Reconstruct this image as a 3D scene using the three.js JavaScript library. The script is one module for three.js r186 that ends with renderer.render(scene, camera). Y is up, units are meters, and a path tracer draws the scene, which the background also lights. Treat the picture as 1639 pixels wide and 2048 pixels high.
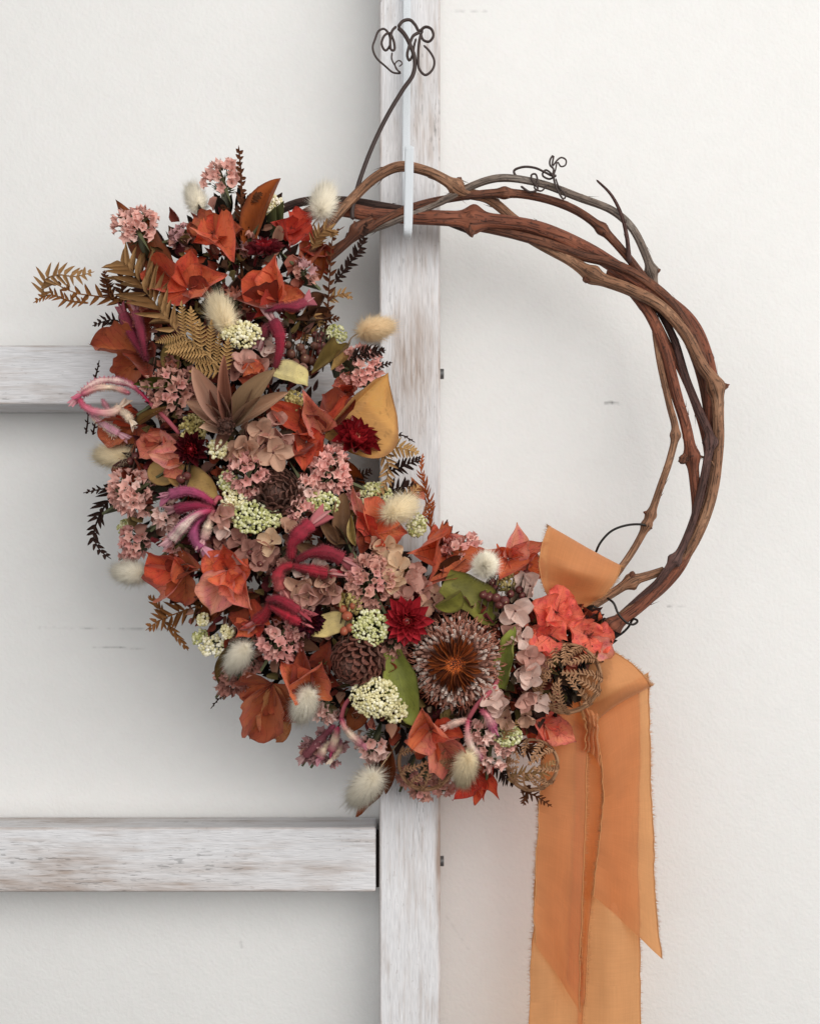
import * as THREE from 'three';
import { RoundedBoxGeometry } from 'three/addons/geometries/RoundedBoxGeometry.js';

// ------------------------------------------------------------------ camera, light, exposure
const S = 0.0004, CX = 819.5, CY = 1200, D = 0.95;        // metres per photo pixel at the wreath, optical axis, camera distance
const scene = new THREE.Scene();
scene.background = new THREE.Color(0.0, 0.0, 0.0);
const camera = new THREE.PerspectiveCamera(2 * Math.atan(1200 * S / D) * 180 / Math.PI, 1639 / 2400, 0.05, 30);
camera.position.set(0, 0, D);
camera.lookAt(0, 0, 0);
camera.setViewOffset(1639, 2400, 0, 0, 1639, 2048);
const renderer = new THREE.WebGLRenderer({ antialias: true });
renderer.toneMapping = THREE.LinearToneMapping;
renderer.toneMappingExposure = 0.95;
renderer.shadowMap.enabled = true;
function areaLight(color, intensity, w, h, pos, target) {
  const l = new THREE.RectAreaLight(color, intensity, w, h);
  l.position.set(...pos); l.lookAt(...target); scene.add(l);
  return l;
}
areaLight(0xfffcf8, 3.65, 2.8, 2.6, [1.55, 0.9, 1.8], [0.0, 0.0, -0.05]);     // tall window to the right
areaLight(0xfefdfc, 1.55, 3.2, 2.6, [-0.95, 0.4, 2.2], [0, 0, 0]);            // the pale room behind the camera

// ------------------------------------------------------------------ random numbers and noise
let seed = 12345;
const rnd = () => { seed = (seed + 0x6D2B79F5) | 0; let t = Math.imul(seed ^ (seed >>> 15), 1 | seed); t = (t + Math.imul(t ^ (t >>> 7), 61 | t)) ^ t; return ((t ^ (t >>> 14)) >>> 0) / 4294967296; };
const rr = (a, b) => a + (b - a) * rnd();
const gauss = () => (rnd() + rnd() + rnd() - 1.5) / 0.75;
const pick = (a) => a[Math.floor(rnd() * a.length)];
function hash(x, y, z) { let h = Math.imul(x, 374761393) + Math.imul(y, 668265263) + Math.imul(z, 2147483647 ^ 0x5bd1e995); h = Math.imul(h ^ (h >>> 13), 1274126177); return ((h ^ (h >>> 16)) >>> 0) / 4294967296; }
const sm = (t) => t * t * (3 - 2 * t);
const lerp = (a, b, t) => a + (b - a) * t;
const clamp = (x, a = 0, b = 1) => Math.min(b, Math.max(a, x));
const step = (a, b, x) => sm(clamp((x - a) / (b - a)));
function noise(x, y, z = 0, px = 0, py = 0) {                  // value noise, 0..1, periodic when px / py are given
  const xi = Math.floor(x), yi = Math.floor(y), zi = Math.floor(z), fx = sm(x - xi), fy = sm(y - yi), fz = sm(z - zi);
  const wx = (i) => px ? ((i % px) + px) % px : i, wy = (i) => py ? ((i % py) + py) % py : i;
  const q = (k) => lerp(lerp(hash(wx(xi), wy(yi), zi + k), hash(wx(xi + 1), wy(yi), zi + k), fx), lerp(hash(wx(xi), wy(yi + 1), zi + k), hash(wx(xi + 1), wy(yi + 1), zi + k), fx), fy);
  return fz ? lerp(q(0), q(1), fz) : q(0);
}
function fbm(x, y, z = 0, oct = 4, px = 0, py = 0) { let a = 0, w = 0.5, s = 0; for (let i = 0; i < oct; i++) { a += w * noise(x, y, z + 7 * i, px, py); s += w; x *= 2; y *= 2; px *= 2; py *= 2; w *= 0.5; } return a / s; }

// ------------------------------------------------------------------ textures
function tex(w, h, fn, srgb = true, wrap = true) {
  const d = new Uint8Array(w * h * 4);
  for (let j = 0; j < h; j++) for (let i = 0; i < w; i++) { const c = fn(i / w, j / h), k = 4 * (j * w + i), g = Array.isArray(c) ? c : [c, c, c]; d[k] = 255 * clamp(g[0]); d[k + 1] = 255 * clamp(g[1]); d[k + 2] = 255 * clamp(g[2]); d[k + 3] = 255; }
  const t = new THREE.DataTexture(d, w, h, THREE.RGBAFormat);
  if (srgb) t.colorSpace = THREE.SRGBColorSpace;
  t.magFilter = THREE.LinearFilter; t.minFilter = THREE.LinearMipmapLinearFilter; t.generateMipmaps = true;
  t.wrapS = t.wrapT = wrap ? THREE.RepeatWrapping : THREE.ClampToEdgeWrapping;
  t.needsUpdate = true;
  return t;
}
const veinLine = (u, v, n, slope, wob, z) => {                 // 1 on a vein, 0 away from it
  const s = Math.abs(u - 0.5) * 2, w = (fbm(u * 5, v * 5, z, 3) - 0.5) * wob;
  const mid = 1 - step(0.0, 0.045 * (1.15 - v), s + Math.abs(w) * 0.1);
  const k = (v - s * slope + w) * n, f = Math.abs(k - Math.round(k));
  const side = (1 - step(0.0, 0.09, f)) * (1 - s * 0.6);
  return Math.max(mid, side * 0.75);
};
const bractMap = [0, 1, 2].map((z) => tex(256, 256, (u, v) => {
  const m = fbm(u * 4 + 3 * z, v * 4, z, 4), f = fbm(u * 40, v * 40, z + 3, 2), ve = veinLine(u, v, 7, 0.34, 0.25, z);
  const spot = step(0.62, 0.78, fbm(u * 9, v * 9, z + 20, 3));
  const e = step(0.80, 1.0, Math.abs(u - 0.5) * 2 + 0.3 * (m - 0.5)) + step(0.86, 1, v), b = 0.92 + 0.40 * (m - 0.1) - 0.04 + 0.10 * (f - 0.5) - 0.34 * ve - 0.14 * spot - 0.16 * e;
  return [b, b * (0.92 + 0.2 * (m - 0.5)) , b * (0.90 - 0.25 * (m - 0.5))];
}));
const bractBump = tex(256, 256, (u, v) => 0.5 + 0.55 * (fbm(u * 7, v * 7, 5, 4) - 0.5) - 0.3 * veinLine(u, v, 7, 0.34, 0.25, 0), false);
const petalMap = tex(128, 128, (u, v) => { const b = 0.88 + 0.16 * fbm(u * 6, v * 3, 2, 3) - 0.12 * veinLine(u, v, 9, 0.8, 0.2, 4); return [b, b * 0.985, b * 0.97]; });
const leafMap = tex(256, 256, (u, v) => {
  const m = fbm(u * 3, v * 6, 8, 4), ve = veinLine(u, v, 13, 0.45, 0.12, 9), sp = 0.35 * step(0.72, 0.80, fbm(u * 16, v * 24, 11, 2)), e = step(0.86, 1, Math.abs(u - 0.5) * 2);
  const b = 0.78 + 0.34 * m + 0.10 * ve - 0.24 * sp - 0.22 * e;
  return [b, b * (0.97 - 0.04 * e), b * (0.93 - 0.08 * m)];
});
const leafBump = tex(256, 256, (u, v) => 0.5 + 0.3 * (fbm(u * 12, v * 12, 31, 3) - 0.5) - 0.35 * veinLine(u, v, 13, 0.45, 0.12, 9), false);
const barkMap = tex(256, 512, (u, v) => {
  const st = fbm(u * 28, v * 5, 3, 4, 28, 5), lo = fbm(u * 4, v * 3, 6, 3, 4, 3), pit = step(0.70, 0.78, fbm(u * 24, v * 30, 13, 2, 24, 30)), cr = step(0.62, 0.70, fbm(u * 36, v * 6, 17, 2, 36, 6));
  const b = 0.66 + 0.36 * st + 0.34 * (lo - 0.5) - 0.22 * pit - 0.24 * cr;
  return [b, b * (0.98 + 0.10 * (lo - 0.5)), b * (0.96 + 0.16 * (lo - 0.5))];
});
const barkBump = tex(256, 512, (u, v) => 0.65 * fbm(u * 28, v * 5, 3, 4, 28, 5) + 0.2 * fbm(u * 24, v * 30, 13, 2, 24, 30) - 0.3 * step(0.62, 0.70, fbm(u * 36, v * 6, 17, 2, 36, 6)) + 0.2, false);
const woolMap = tex(64, 64, (u, v) => 0.82 + 0.3 * fbm(u * 16, v * 16, 4, 2));
const weaveBump = tex(256, 256, (u, v) => 0.5 + 0.22 * Math.sin(u * 256 * 1.3) * Math.sin(v * 256 * 1.3) + 0.25 * (fbm(u * 60, v * 8, 1, 2) - 0.5), false);
const weaveMap = tex(256, 512, (u, v) => { const b = 0.95 + 0.04 * (fbm(u * 110, v * 4, 2, 2) - 0.5) + 0.04 * (fbm(u * 4, v * 220, 3, 2) - 0.5) + 0.08 * (fbm(u * 3, v * 5, 7, 3) - 0.5); return [b, b * 0.995, b * 0.985]; });
// whitewash brushed thinly over pine: u runs across the timber, v along it
function woodMap(z, patches) {
  return tex(256, 2048, (u, v) => {
    const grain = fbm(u * 26 + 0.8 * fbm(u * 3, v * 9, z, 2), v * 34, z, 4), fine = fbm(u * 90, v * 120, z + 4, 2), wash = fbm(u * 3, v * 22, z + 9, 4), brush = fbm(u * 10 + v * 60, v * 30, z + 14, 3);
    let bare = step(0.46, 0.78, 0.35 * grain + 0.65 * wash) * 0.42 + step(0.56, 0.74, grain) * 0.08;
    for (const [pu, pv, su, sv, k] of patches) bare += k * Math.exp(-(((u - pu) / su) ** 2) - (((v - pv) / sv) ** 2)) * (0.35 + 1.1 * grain);
    const e = Math.min(u, 1 - u);
    bare += (1 - step(0.0, 0.055, e + 0.05 * (wash - 0.5))) * (0.25 + 0.55 * fbm(u * 3, v * 40, z + 22, 2));
    bare = clamp(0.72 * bare * (0.55 + 0.75 * brush));
    const crack = step(0.67, 0.75, fbm(u * 60, v * 130, z + 30, 3)) * step(0.48, 0.75, fbm(u * 3, v * 14, z + 33, 2));
    const chip = step(0.83, 0.87, fbm(u * 40, v * 300, z + 40, 2)) * 0.12;
    const pale = [0.94, 0.94, 0.95], wood = [0.64, 0.555, 0.50], k = clamp(0.93 + 0.12 * (fine - 0.5) - 0.2 * crack);
    return [0, 1, 2].map((i) => lerp(lerp(pale[i], wood[i], bare * 0.85), [0.42, 0.35, 0.32][i], chip) * k);
  });
}
const woodBump = tex(256, 1024, (u, v) => 0.5 + 0.4 * (fbm(u * 30, v * 60, 3, 4) - 0.5) + 0.35 * (fbm(u * 8 + v * 90, v * 60, 6, 3) - 0.5) - 0.25 * step(0.66, 0.74, fbm(u * 60, v * 130, 30, 3)), false);
const WALL_Z = -0.084, WALL = 1.3;
const wallMap = (() => {
  const kz = (D - WALL_Z) / D * S, marks = [];                 // scuffs and hairlines on the paint, in photo pixels
  const line = (x0, y0, x1, y1, w, k) => marks.push([(x0 - CX) * kz, (CY - y0) * kz, (x1 - CX) * kz, (CY - y1) * kz, w * kz, k]);
  line(78, 1257, 345, 1260, 1.6, 0.22); line(185, 1296, 240, 1296, 1.6, 0.26); line(240, 1297, 292, 1299, 1.4, 0.20);
  line(1208, 808, 1222, 805, 3, 0.35); line(1222, 808, 1236, 810, 4, 0.45); line(1334, 1214, 1366, 1213, 2, 0.25); line(900, 24, 972, 24, 1.5, 0.16); line(480, 1886, 482, 1895, 2.5, 0.3);
  line(888, 1830, 935, 1900, 1.5, 0.10);
  const t = tex(1024, 1024, (u, v) => {
    const x = (u - 0.5) * WALL, y = (v - 0.5) * WALL;
    let b = 0.905 + 0.018 * (fbm(u * 9, v * 9, 2, 3) - 0.5) + 0.012 * (fbm(u * 120, v * 120, 5, 2) - 0.5);
    for (const [x0, y0, x1, y1, w, k] of marks) {
      const dx = x1 - x0, dy = y1 - y0, q = clamp(((x - x0) * dx + (y - y0) * dy) / (dx * dx + dy * dy)), d = Math.hypot(x - x0 - q * dx, y - y0 - q * dy);
      if (d < 3 * w + 0.001) b -= 0.6 * k * (1 - step(w * 0.4, w * 0.6 + 0.0010, d)) * step(0.25, 0.8, fbm(u * 260, v * 500, 3, 3));
    }
    return [b, b * 0.998, b * 0.990];
  }, true, false);
  return t;
})();
const wallBump = tex(1024, 1024, (u, v) => 0.5 + 0.8 * (fbm(u * 90, v * 90, 1, 3, 90, 90) - 0.5) + 0.25 * (fbm(u * 30, v * 30, 5, 2, 30, 30) - 0.5), false);
wallBump.repeat.set(6, 6);

// ------------------------------------------------------------------ materials
const M = {};
function mat(key, hex, o = {}) { const m = new THREE.MeshPhysicalMaterial({ color: hex, roughness: 0.75, side: THREE.DoubleSide, ...o }); m.name = key; return (M[key] = m); }
mat('wall', '#ffffff', { map: wallMap, bumpMap: wallBump, bumpScale: 0.00028, roughness: 0.85 });
const thin = (t) => ({ transmission: t, thickness: 0, roughness: 0.92, specularIntensity: 0.5 });
const bractTones = { br: '#f0805a', md: '#d86040', dk: '#9a452c', bn: '#bd6a46', pk: '#f2ac9c', sa: '#ec967c', rd: '#ce4c38', co: '#f8806c', tn: '#d6986a', or: '#e68058' };
for (const [k, c] of Object.entries(bractTones)) mat('bract_' + k, c, { ...thin(0.34), map: bractMap[Object.keys(bractTones).indexOf(k) % 3], bumpMap: bractBump, bumpScale: 0.0010 });
const petalTones = { beige: '#d3ab94', rose: '#d6a79a', pale: '#ecd2c8', dusk: '#b58478', cream: '#e6c8a8' };
for (const [k, c] of Object.entries(petalTones)) mat('petal_' + k, c, { ...thin(0.25), map: petalMap });
const statTones = { pink: '#eebcb0', pale: '#f3cfc4', dusty: '#d8a292', bright: '#f0b4aa', mauve: '#c89a9a', dull: '#b27c70', rust: '#b46e5a', rose: '#e3a69e' };
for (const [k, c] of Object.entries(statTones)) mat('statice_' + k, c, { ...thin(0.22) });
const leafTones = { amber: '#d6a468', brown: '#7c4020', bronze: '#9c5226', olive: '#8d7a4a', sage: '#80803f', green: '#909a50', cream: '#d8c690', tan: '#b89a68', dark: '#3a2018', taupe: '#8a6a54', straw: '#d9cf9e', umber: '#54301c', moss: '#6e7436' };
for (const [k, c] of Object.entries(leafTones)) mat('leaf_' + k, c, { ...thin(0.12), roughness: 0.6, map: leafMap, bumpMap: leafBump, bumpScale: 0.0005 });
mat('leaf_filler', '#ffffff', { vertexColors: true, roughness: 0.9 });
mat('leucadendron', '#ffffff', { vertexColors: true, roughness: 0.6, map: petalMap, bumpMap: leafBump, bumpScale: 0.0003, ...thin(0.1) });
const fernTones = { tan: '#b08c60', gold: '#c09c68', bronze: '#946438', brown: '#5c341c', dark: '#33201a', pale: '#d3ab76', rust: '#b8683a', curl: '#b08868' };
for (const [k, c] of Object.entries(fernTones)) mat('fern_' + k, c, { roughness: 0.7, map: petalMap, ...thin(0.08) });
mat('bud', '#ffffff', { vertexColors: true, roughness: 0.9 });
mat('tail_core', '#f4ead6', { roughness: 1, map: woolMap });
for (const [k, c] of Object.entries({ white: '#fff8e8', cream: '#fbeac8', tan: '#f0d4ac' })) mat('hair_' + k, c, { vertexColors: true, roughness: 0.9, specularIntensity: 0.3 });
mat('paw', '#ffffff', { vertexColors: true, roughness: 0.9 });
for (const [k, c] of Object.entries({ deep: '#8a1a22', burgundy: '#5c1820', red: '#b52a32', bright: '#c23440', blush: '#d98a72', plum: '#431522' })) mat('straw_' + k, c, { roughness: 0.32, clearcoat: 0.35, clearcoatRoughness: 0.3, map: petalMap });
mat('straw_centre', '#7a2a20', { roughness: 0.6 });
for (const [k, c] of Object.entries({ a: '#7c5144', b: '#8e5546', c: '#5e3c30' })) mat('cone_' + k, c, { roughness: 0.7, map: barkMap, bumpMap: leafBump, bumpScale: 0.0004 });
mat('style', '#b5632f', { roughness: 0.6 }); mat('style_dark', '#864526', { roughness: 0.6 });
mat('banksia_heart', '#dc7a3a', { roughness: 0.9 });
mat('banksia_floret', '#c6b2a6', { roughness: 0.85 }); mat('banksia_floret_brown', '#a07464', { roughness: 0.85 }); mat('banksia_mouth', '#7a4a38', { roughness: 0.8 });
mat('banksia_loop', '#b0705a', { roughness: 0.6 }); mat('banksia_base', '#6b4234', { roughness: 0.95 });
mat('berry', '#5e2a26', { roughness: 0.55, bumpMap: bractBump, bumpScale: 0.0006 }); mat('berry_brown', '#5e3628', { roughness: 0.6, bumpMap: bractBump, bumpScale: 0.0008 }); mat('capsule', '#a05238', { roughness: 0.6, bumpMap: bractBump, bumpScale: 0.0008 });
mat('stem_green', '#5d6238', { roughness: 0.8 }); mat('stem_tan', '#b59a78', { roughness: 0.7 }); mat('stem_dark', '#3c2a1c', { roughness: 0.8 }); mat('calyx', '#55583a', { roughness: 0.8 });
const barkTones = { red: '#96583f', tan: '#ad8062', grey: '#988a80', dark: '#503830', brown: '#804f38', purple: '#684842' };
for (const [k, c] of Object.entries(barkTones)) mat('bark_' + k, c, { map: barkMap, bumpMap: barkBump, bumpScale: 0.0013, roughness: 0.78 });
mat('tendril', '#3b2c28', { roughness: 0.6 });
mat('wire', '#2f2c2a', { roughness: 0.4, metalness: 0.7 });
mat('hook_paint', '#dfe5ea', { roughness: 0.38, bumpMap: wallBump, bumpScale: 0.0002 });
mat('bolt_steel', '#6c6c6c', { roughness: 0.5, metalness: 0.6 });
mat('ribbon_silk', '#f5b880', { transmission: 0.72, thickness: 0, roughness: 0.66, specularIntensity: 0.4, map: weaveMap, sheen: 0.3, sheenRoughness: 0.4, sheenColor: new THREE.Color('#ffd9a8') });
mat('ribbon_bow', '#f0aa70', { transmission: 0.5, thickness: 0, roughness: 0.72, specularIntensity: 0.5, map: weaveMap, bumpMap: weaveBump, bumpScale: 0.0002, sheen: 0.7, sheenRoughness: 0.35, sheenColor: new THREE.Color('#ffe0b0') });
mat('ribbon_thread', '#dba06a', { ...thin(0.3) });
mat('timber_gap', '#2a2420', { roughness: 1 });

// ------------------------------------------------------------------ space: photo pixels to metres on the wreath
const u_ = (z) => S * (D - z) / D;
const V = (x, y, z) => new THREE.Vector3(x, y, z);
const P = (px, py, z = 0) => V((px - CX) * u_(z), (CY - py) * u_(z), z);
const spine = [[500, 440, 95], [455, 540, 165], [450, 680, 200], [465, 830, 220], [470, 980, 225], [530, 1110, 225], [640, 1220, 210], [770, 1310, 195], [910, 1335, 190], [1040, 1320, 140], [1120, 1300, 95], [1165, 1275, 48]];
const spineSamples = [];
for (let i = 0; i < spine.length - 1; i++) for (let k = 0; k < 8; k++) spineSamples.push([0, 1, 2].map((c) => lerp(spine[i][c], spine[i + 1][c], k / 8)));
function dome(px, py) {                                         // height of the flower bed over the cane ring, in pixels, and its outward slope
  let best = 0, at = null;
  for (const [x, y, r] of spineSamples) { const d2 = ((px - x) ** 2 + (py - y) ** 2) / (r * r); if (d2 < 1) { const z = 0.52 * r * Math.sqrt(1 - d2); if (z > best) { best = z; at = [(px - x) / r, (y - py) / r]; } } }
  if (!at) { let bd = 1e9; for (const [x, y, r] of spineSamples) { const d = Math.hypot(px - x, py - y); if (d < bd) { bd = d; at = [(px - x) / d, (y - py) / d]; } } }
  return { z: best + 12, out: at };
}
const A = (px, py, dz = 0) => P(px, py, (dome(px, py).z + dz) * S);
const facing = (px, py, k = 0.9) => { const o = dome(px, py).out; return V(o[0] * k, o[1] * k, 1).normalize(); };

// ------------------------------------------------------------------ geometry helpers
class MB {                                                      // collects shapes into one mesh
  constructor() { this.p = []; this.n = []; this.t = []; this.c = []; this.i = []; }
  add(g, m, col) {
    const p = g.attributes.position, n = g.attributes.normal, t = g.attributes.uv, gc = g.attributes.color, b = this.p.length / 3, v = V(), nm = new THREE.Matrix3().getNormalMatrix(m);
    for (let k = 0; k < p.count; k++) {
      v.fromBufferAttribute(p, k).applyMatrix4(m); this.p.push(v.x, v.y, v.z);
      v.fromBufferAttribute(n, k).applyMatrix3(nm).normalize(); this.n.push(v.x, v.y, v.z);
      if (t) this.t.push(t.getX(k), t.getY(k)); else this.t.push(0, 0);
      const w = col ?? null;
      if (gc) this.c.push(gc.getX(k) * (w ? w.r : 1), gc.getY(k) * (w ? w.g : 1), gc.getZ(k) * (w ? w.b : 1)); else if (w) this.c.push(w.r, w.g, w.b); else this.c.push(1, 1, 1);
    }
    if (g.index) for (let k = 0; k < g.index.count; k++) this.i.push(b + g.index.getX(k)); else for (let k = 0; k < p.count; k++) this.i.push(b + k);
  }
  hair(a, dir, len, r, col) {                                   // a thin three-sided fibre
    const b = this.p.length / 3, d = dir.clone().normalize(), x = V(0.31, 0.77, 0.55).cross(d).normalize(), y = d.clone().cross(x), c = col ?? { r: 1, g: 1, b: 1 };
    for (let k = 0; k < 3; k++) { const w = k * 2.0944, o = x.clone().multiplyScalar(Math.cos(w)).addScaledVector(y, Math.sin(w)); this.p.push(a.x + o.x * r, a.y + o.y * r, a.z + o.z * r); this.n.push(o.x, o.y, o.z); this.t.push(k / 3, 0); this.c.push(c.r, c.g, c.b); }
    this.p.push(a.x + d.x * len, a.y + d.y * len, a.z + d.z * len); this.n.push(d.x, d.y, d.z); this.t.push(0.5, 1); this.c.push(c.r, c.g, c.b);
    for (let k = 0; k < 3; k++) this.i.push(b + k, b + (k + 1) % 3, b + 3);
  }
  geo(colors) {
    const g = new THREE.BufferGeometry();
    g.setAttribute('position', new THREE.Float32BufferAttribute(this.p, 3)); g.setAttribute('normal', new THREE.Float32BufferAttribute(this.n, 3)); g.setAttribute('uv', new THREE.Float32BufferAttribute(this.t, 2));
    if (colors) g.setAttribute('color', new THREE.Float32BufferAttribute(this.c, 3));
    g.setIndex(this.i); return g;
  }
  build(name, m, parent, stuff) { const o = mesh(name, this.geo(m.vertexColors), m, parent); if (stuff) o.userData.kind = 'stuff'; return o; }
}
function mesh(name, g, m, parent) { const o = new THREE.Mesh(g, m); o.name = name; o.castShadow = o.receiveShadow = true; parent.add(o); return o; }
function group(name, pos, parent, label) { const o = new THREE.Group(); o.name = name; o.position.copy(pos); parent.add(o); if (label) o.userData.label = label; return o; }
function grid(nu, nv, fn, closed = false) {                     // fn(i / nu, j / nv) -> [Vector3, u, v]
  const p = [], t = [], ix = [];
  for (let j = 0; j <= nv; j++) for (let i = 0; i <= nu; i++) { const [v, a, b] = fn(i / nu, j / nv); p.push(v.x, v.y, v.z); t.push(a, b); }
  for (let j = 0; j < nv; j++) for (let i = 0; i < nu; i++) { const k = j * (nu + 1) + i; ix.push(k, k + 1, k + nu + 2, k, k + nu + 2, k + nu + 1); }
  const g = new THREE.BufferGeometry();
  g.setAttribute('position', new THREE.Float32BufferAttribute(p, 3)); g.setAttribute('uv', new THREE.Float32BufferAttribute(t, 2)); g.setIndex(ix); g.computeVertexNormals();
  if (closed) { const n = g.attributes.normal; for (let j = 0; j <= nv; j++) { const a = j * (nu + 1), b = a + nu, v = V(n.getX(a) + n.getX(b), n.getY(a) + n.getY(b), n.getZ(a) + n.getZ(b)).normalize(); n.setXYZ(a, v.x, v.y, v.z); n.setXYZ(b, v.x, v.y, v.z); } }
  return g;
}
const norm = (f) => { let m = 0; for (let i = 0; i <= 50; i++) m = Math.max(m, f(i / 50)); return (v) => f(v) / m; };
const PROF = {
  bract: norm((v) => Math.pow(v, 0.55) * Math.pow(1 - v, 0.95) * (1 - 0.35 * step(0.7, 1, v))),
  ovate: norm((v) => Math.pow(v, 0.65) * Math.pow(1 - v, 0.6)),
  lance: norm((v) => Math.pow(Math.sin(Math.PI * Math.pow(v, 0.85)), 0.85) + 0.03),
  round: norm((v) => Math.sqrt(Math.max(0, 1 - ((v - 0.56) / 0.56) ** 2)) * step(-0.02, 0.42, v) + 0.05 * (1 - v)),
  strap: norm((v) => (0.55 + 0.45 * step(0, 0.4, v)) * Math.pow(1 - Math.pow(v, 3.2), 0.6)),
  needle: norm((v) => Math.pow(1 - v, 0.5) * (0.5 + 0.5 * step(0, 0.2, v))),
  fan: norm((v) => (0.10 + 0.90 * Math.pow(clamp(v / 0.74), 0.85)) * Math.sqrt(Math.max(0, 1 - Math.pow(clamp((v - 0.66) / 0.34), 2.6)))),
  blunt: norm((v) => (0.7 + 0.3 * step(0, 0.3, v)) * Math.sqrt(Math.max(0, 1 - Math.pow(v, 5)))),
};
// a leaf one unit long and one unit wide, growing along +y and facing +z
function leaf({ prof = 'ovate', nu = 6, nv = 10, bend = 0, bend2 = 0, cup = 0, fold = 0, wave = 0, wf = 2.5, twist = 0, crumple = 0, ragged = 0, side = 0, ph = rnd() * 100, asp = 0.7, holes = 0 } = {}) {
  const f = PROF[prof], c = []; let y = 0, z = 0;
  for (let j = 0; j <= nv; j++) { const v = j / nv, th = bend * v + bend2 * v * v * v; c.push([y, z, th]); y += Math.cos(th) / nv; z += Math.sin(th) / nv; }
  return grid(nu, nv, (i, v) => {
    const s = i * 2 - 1, j = Math.round(v * nv), [cy, cz, th] = c[j], h = 0.5 * Math.max(0.012, f(v) * (1 + ragged * (noise(v * 9 + ph, s > 0 ? 3 : 9, ph) - 0.5) * 2 * Math.abs(s)));
    let x = s * h, n = asp * (cup * s * s * h * 2 + fold * Math.abs(s) * h * 2) + wave * s * s * Math.sin(v * wf * 6.283 + ph + (s > 0 ? 1.7 : 0)) * (0.4 + v);
    n += crumple * (fbm(s * h * 6 + ph, v * 4 + ph, 2, 3) - 0.5);
    const tw = twist * v, xx = x * Math.cos(tw) - n * Math.sin(tw) / asp, nn = n * Math.cos(tw) + x * Math.sin(tw) * asp;
    return [V(xx + side * v * v, cy - nn * Math.sin(th), cz + nn * Math.cos(th)), i, v];
  });
}
const basis = (y, hint) => { const Y = y.clone().normalize(); let X = Y.clone().cross(hint); if (X.lengthSq() < 1e-6) X = Y.clone().cross(V(0.3, 0.8, 0.5)); X.normalize(); const Z = X.clone().cross(Y); return new THREE.Matrix4().makeBasis(X, Y, Z); };
function setAlong(o, base, tip, w, hint, origin) {              // lay a unit leaf from base to tip
  const d = tip.clone().sub(base), L = d.length();
  o.position.copy(base).sub(origin); o.quaternion.setFromRotationMatrix(basis(d, hint)); o.scale.set(w, L, L);
  return o;
}
const along = (base, tip, w, hint, k = 1) => { const d = tip.clone().sub(base), L = d.length(); return new THREE.Matrix4().compose(base, new THREE.Quaternion().setFromRotationMatrix(basis(d, hint)), V(w, L, L * k)); };
const aim = (pos, dir, s, spin = rnd() * 6.283) => new THREE.Matrix4().compose(pos, new THREE.Quaternion().setFromUnitVectors(V(0, 0, 1), dir).multiply(new THREE.Quaternion().setFromAxisAngle(V(0, 0, 1), spin)), typeof s === 'number' ? V(s, s, s) : s);
function tube(pts, rad, { seg = 40, radial = 10, uvLen = 0.06, color = null, closed = false, caps = true, tension = 0.5 } = {}) {
  const curve = new THREE.CatmullRomCurve3(pts, closed, 'centripetal', tension), L = curve.getLength(), fr = curve.computeFrenetFrames(seg, closed), P0 = [];
  for (let j = 0; j <= seg; j++) P0.push(curve.getPointAt(j / seg));
  const g = grid(radial, seg, (i, v) => {
    const j = Math.round(v * seg), w = i * 6.28318, r0 = typeof rad === 'number' ? rad : rad(v, w, L), r = caps && !closed && (j === 0 || j === seg) ? r0 * 0.05 : r0;
    return [P0[j].clone().addScaledVector(fr.normals[j], Math.cos(w) * r).addScaledVector(fr.binormals[j], Math.sin(w) * r), i, v * L / uvLen];
  }, true);
  if (color) { const c = new Float32Array((radial + 1) * (seg + 1) * 3); for (let j = 0, k = 0; j <= seg; j++) for (let i = 0; i <= radial; i++) { const q = color(j / seg, i / radial * 6.28318); c[k++] = q.r; c[k++] = q.g; c[k++] = q.b; } g.setAttribute('color', new THREE.BufferAttribute(c, 3)); }
  g.userData.curve = curve;
  return g;
}
const C = (hex) => new THREE.Color(hex);
const mixC = (a, b, t) => a.clone().lerp(b, clamp(t));
const shift = (g, o) => { g.translate(-o.x, -o.y, -o.z); return g; };

// ================================================================== the setting
const wall = mesh('wall', new THREE.BoxGeometry(2.6, 2.6, 0.05), M.wall, scene);
wall.position.set(0, 0, WALL_Z - 0.025);
{ const p = wall.geometry.attributes.position, t = wall.geometry.attributes.uv; for (let i = 0; i < p.count; i++) t.setXY(i, p.getX(i) / WALL + 0.5, p.getY(i) / WALL + 0.5); }
wall.userData.kind = 'structure';

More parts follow.
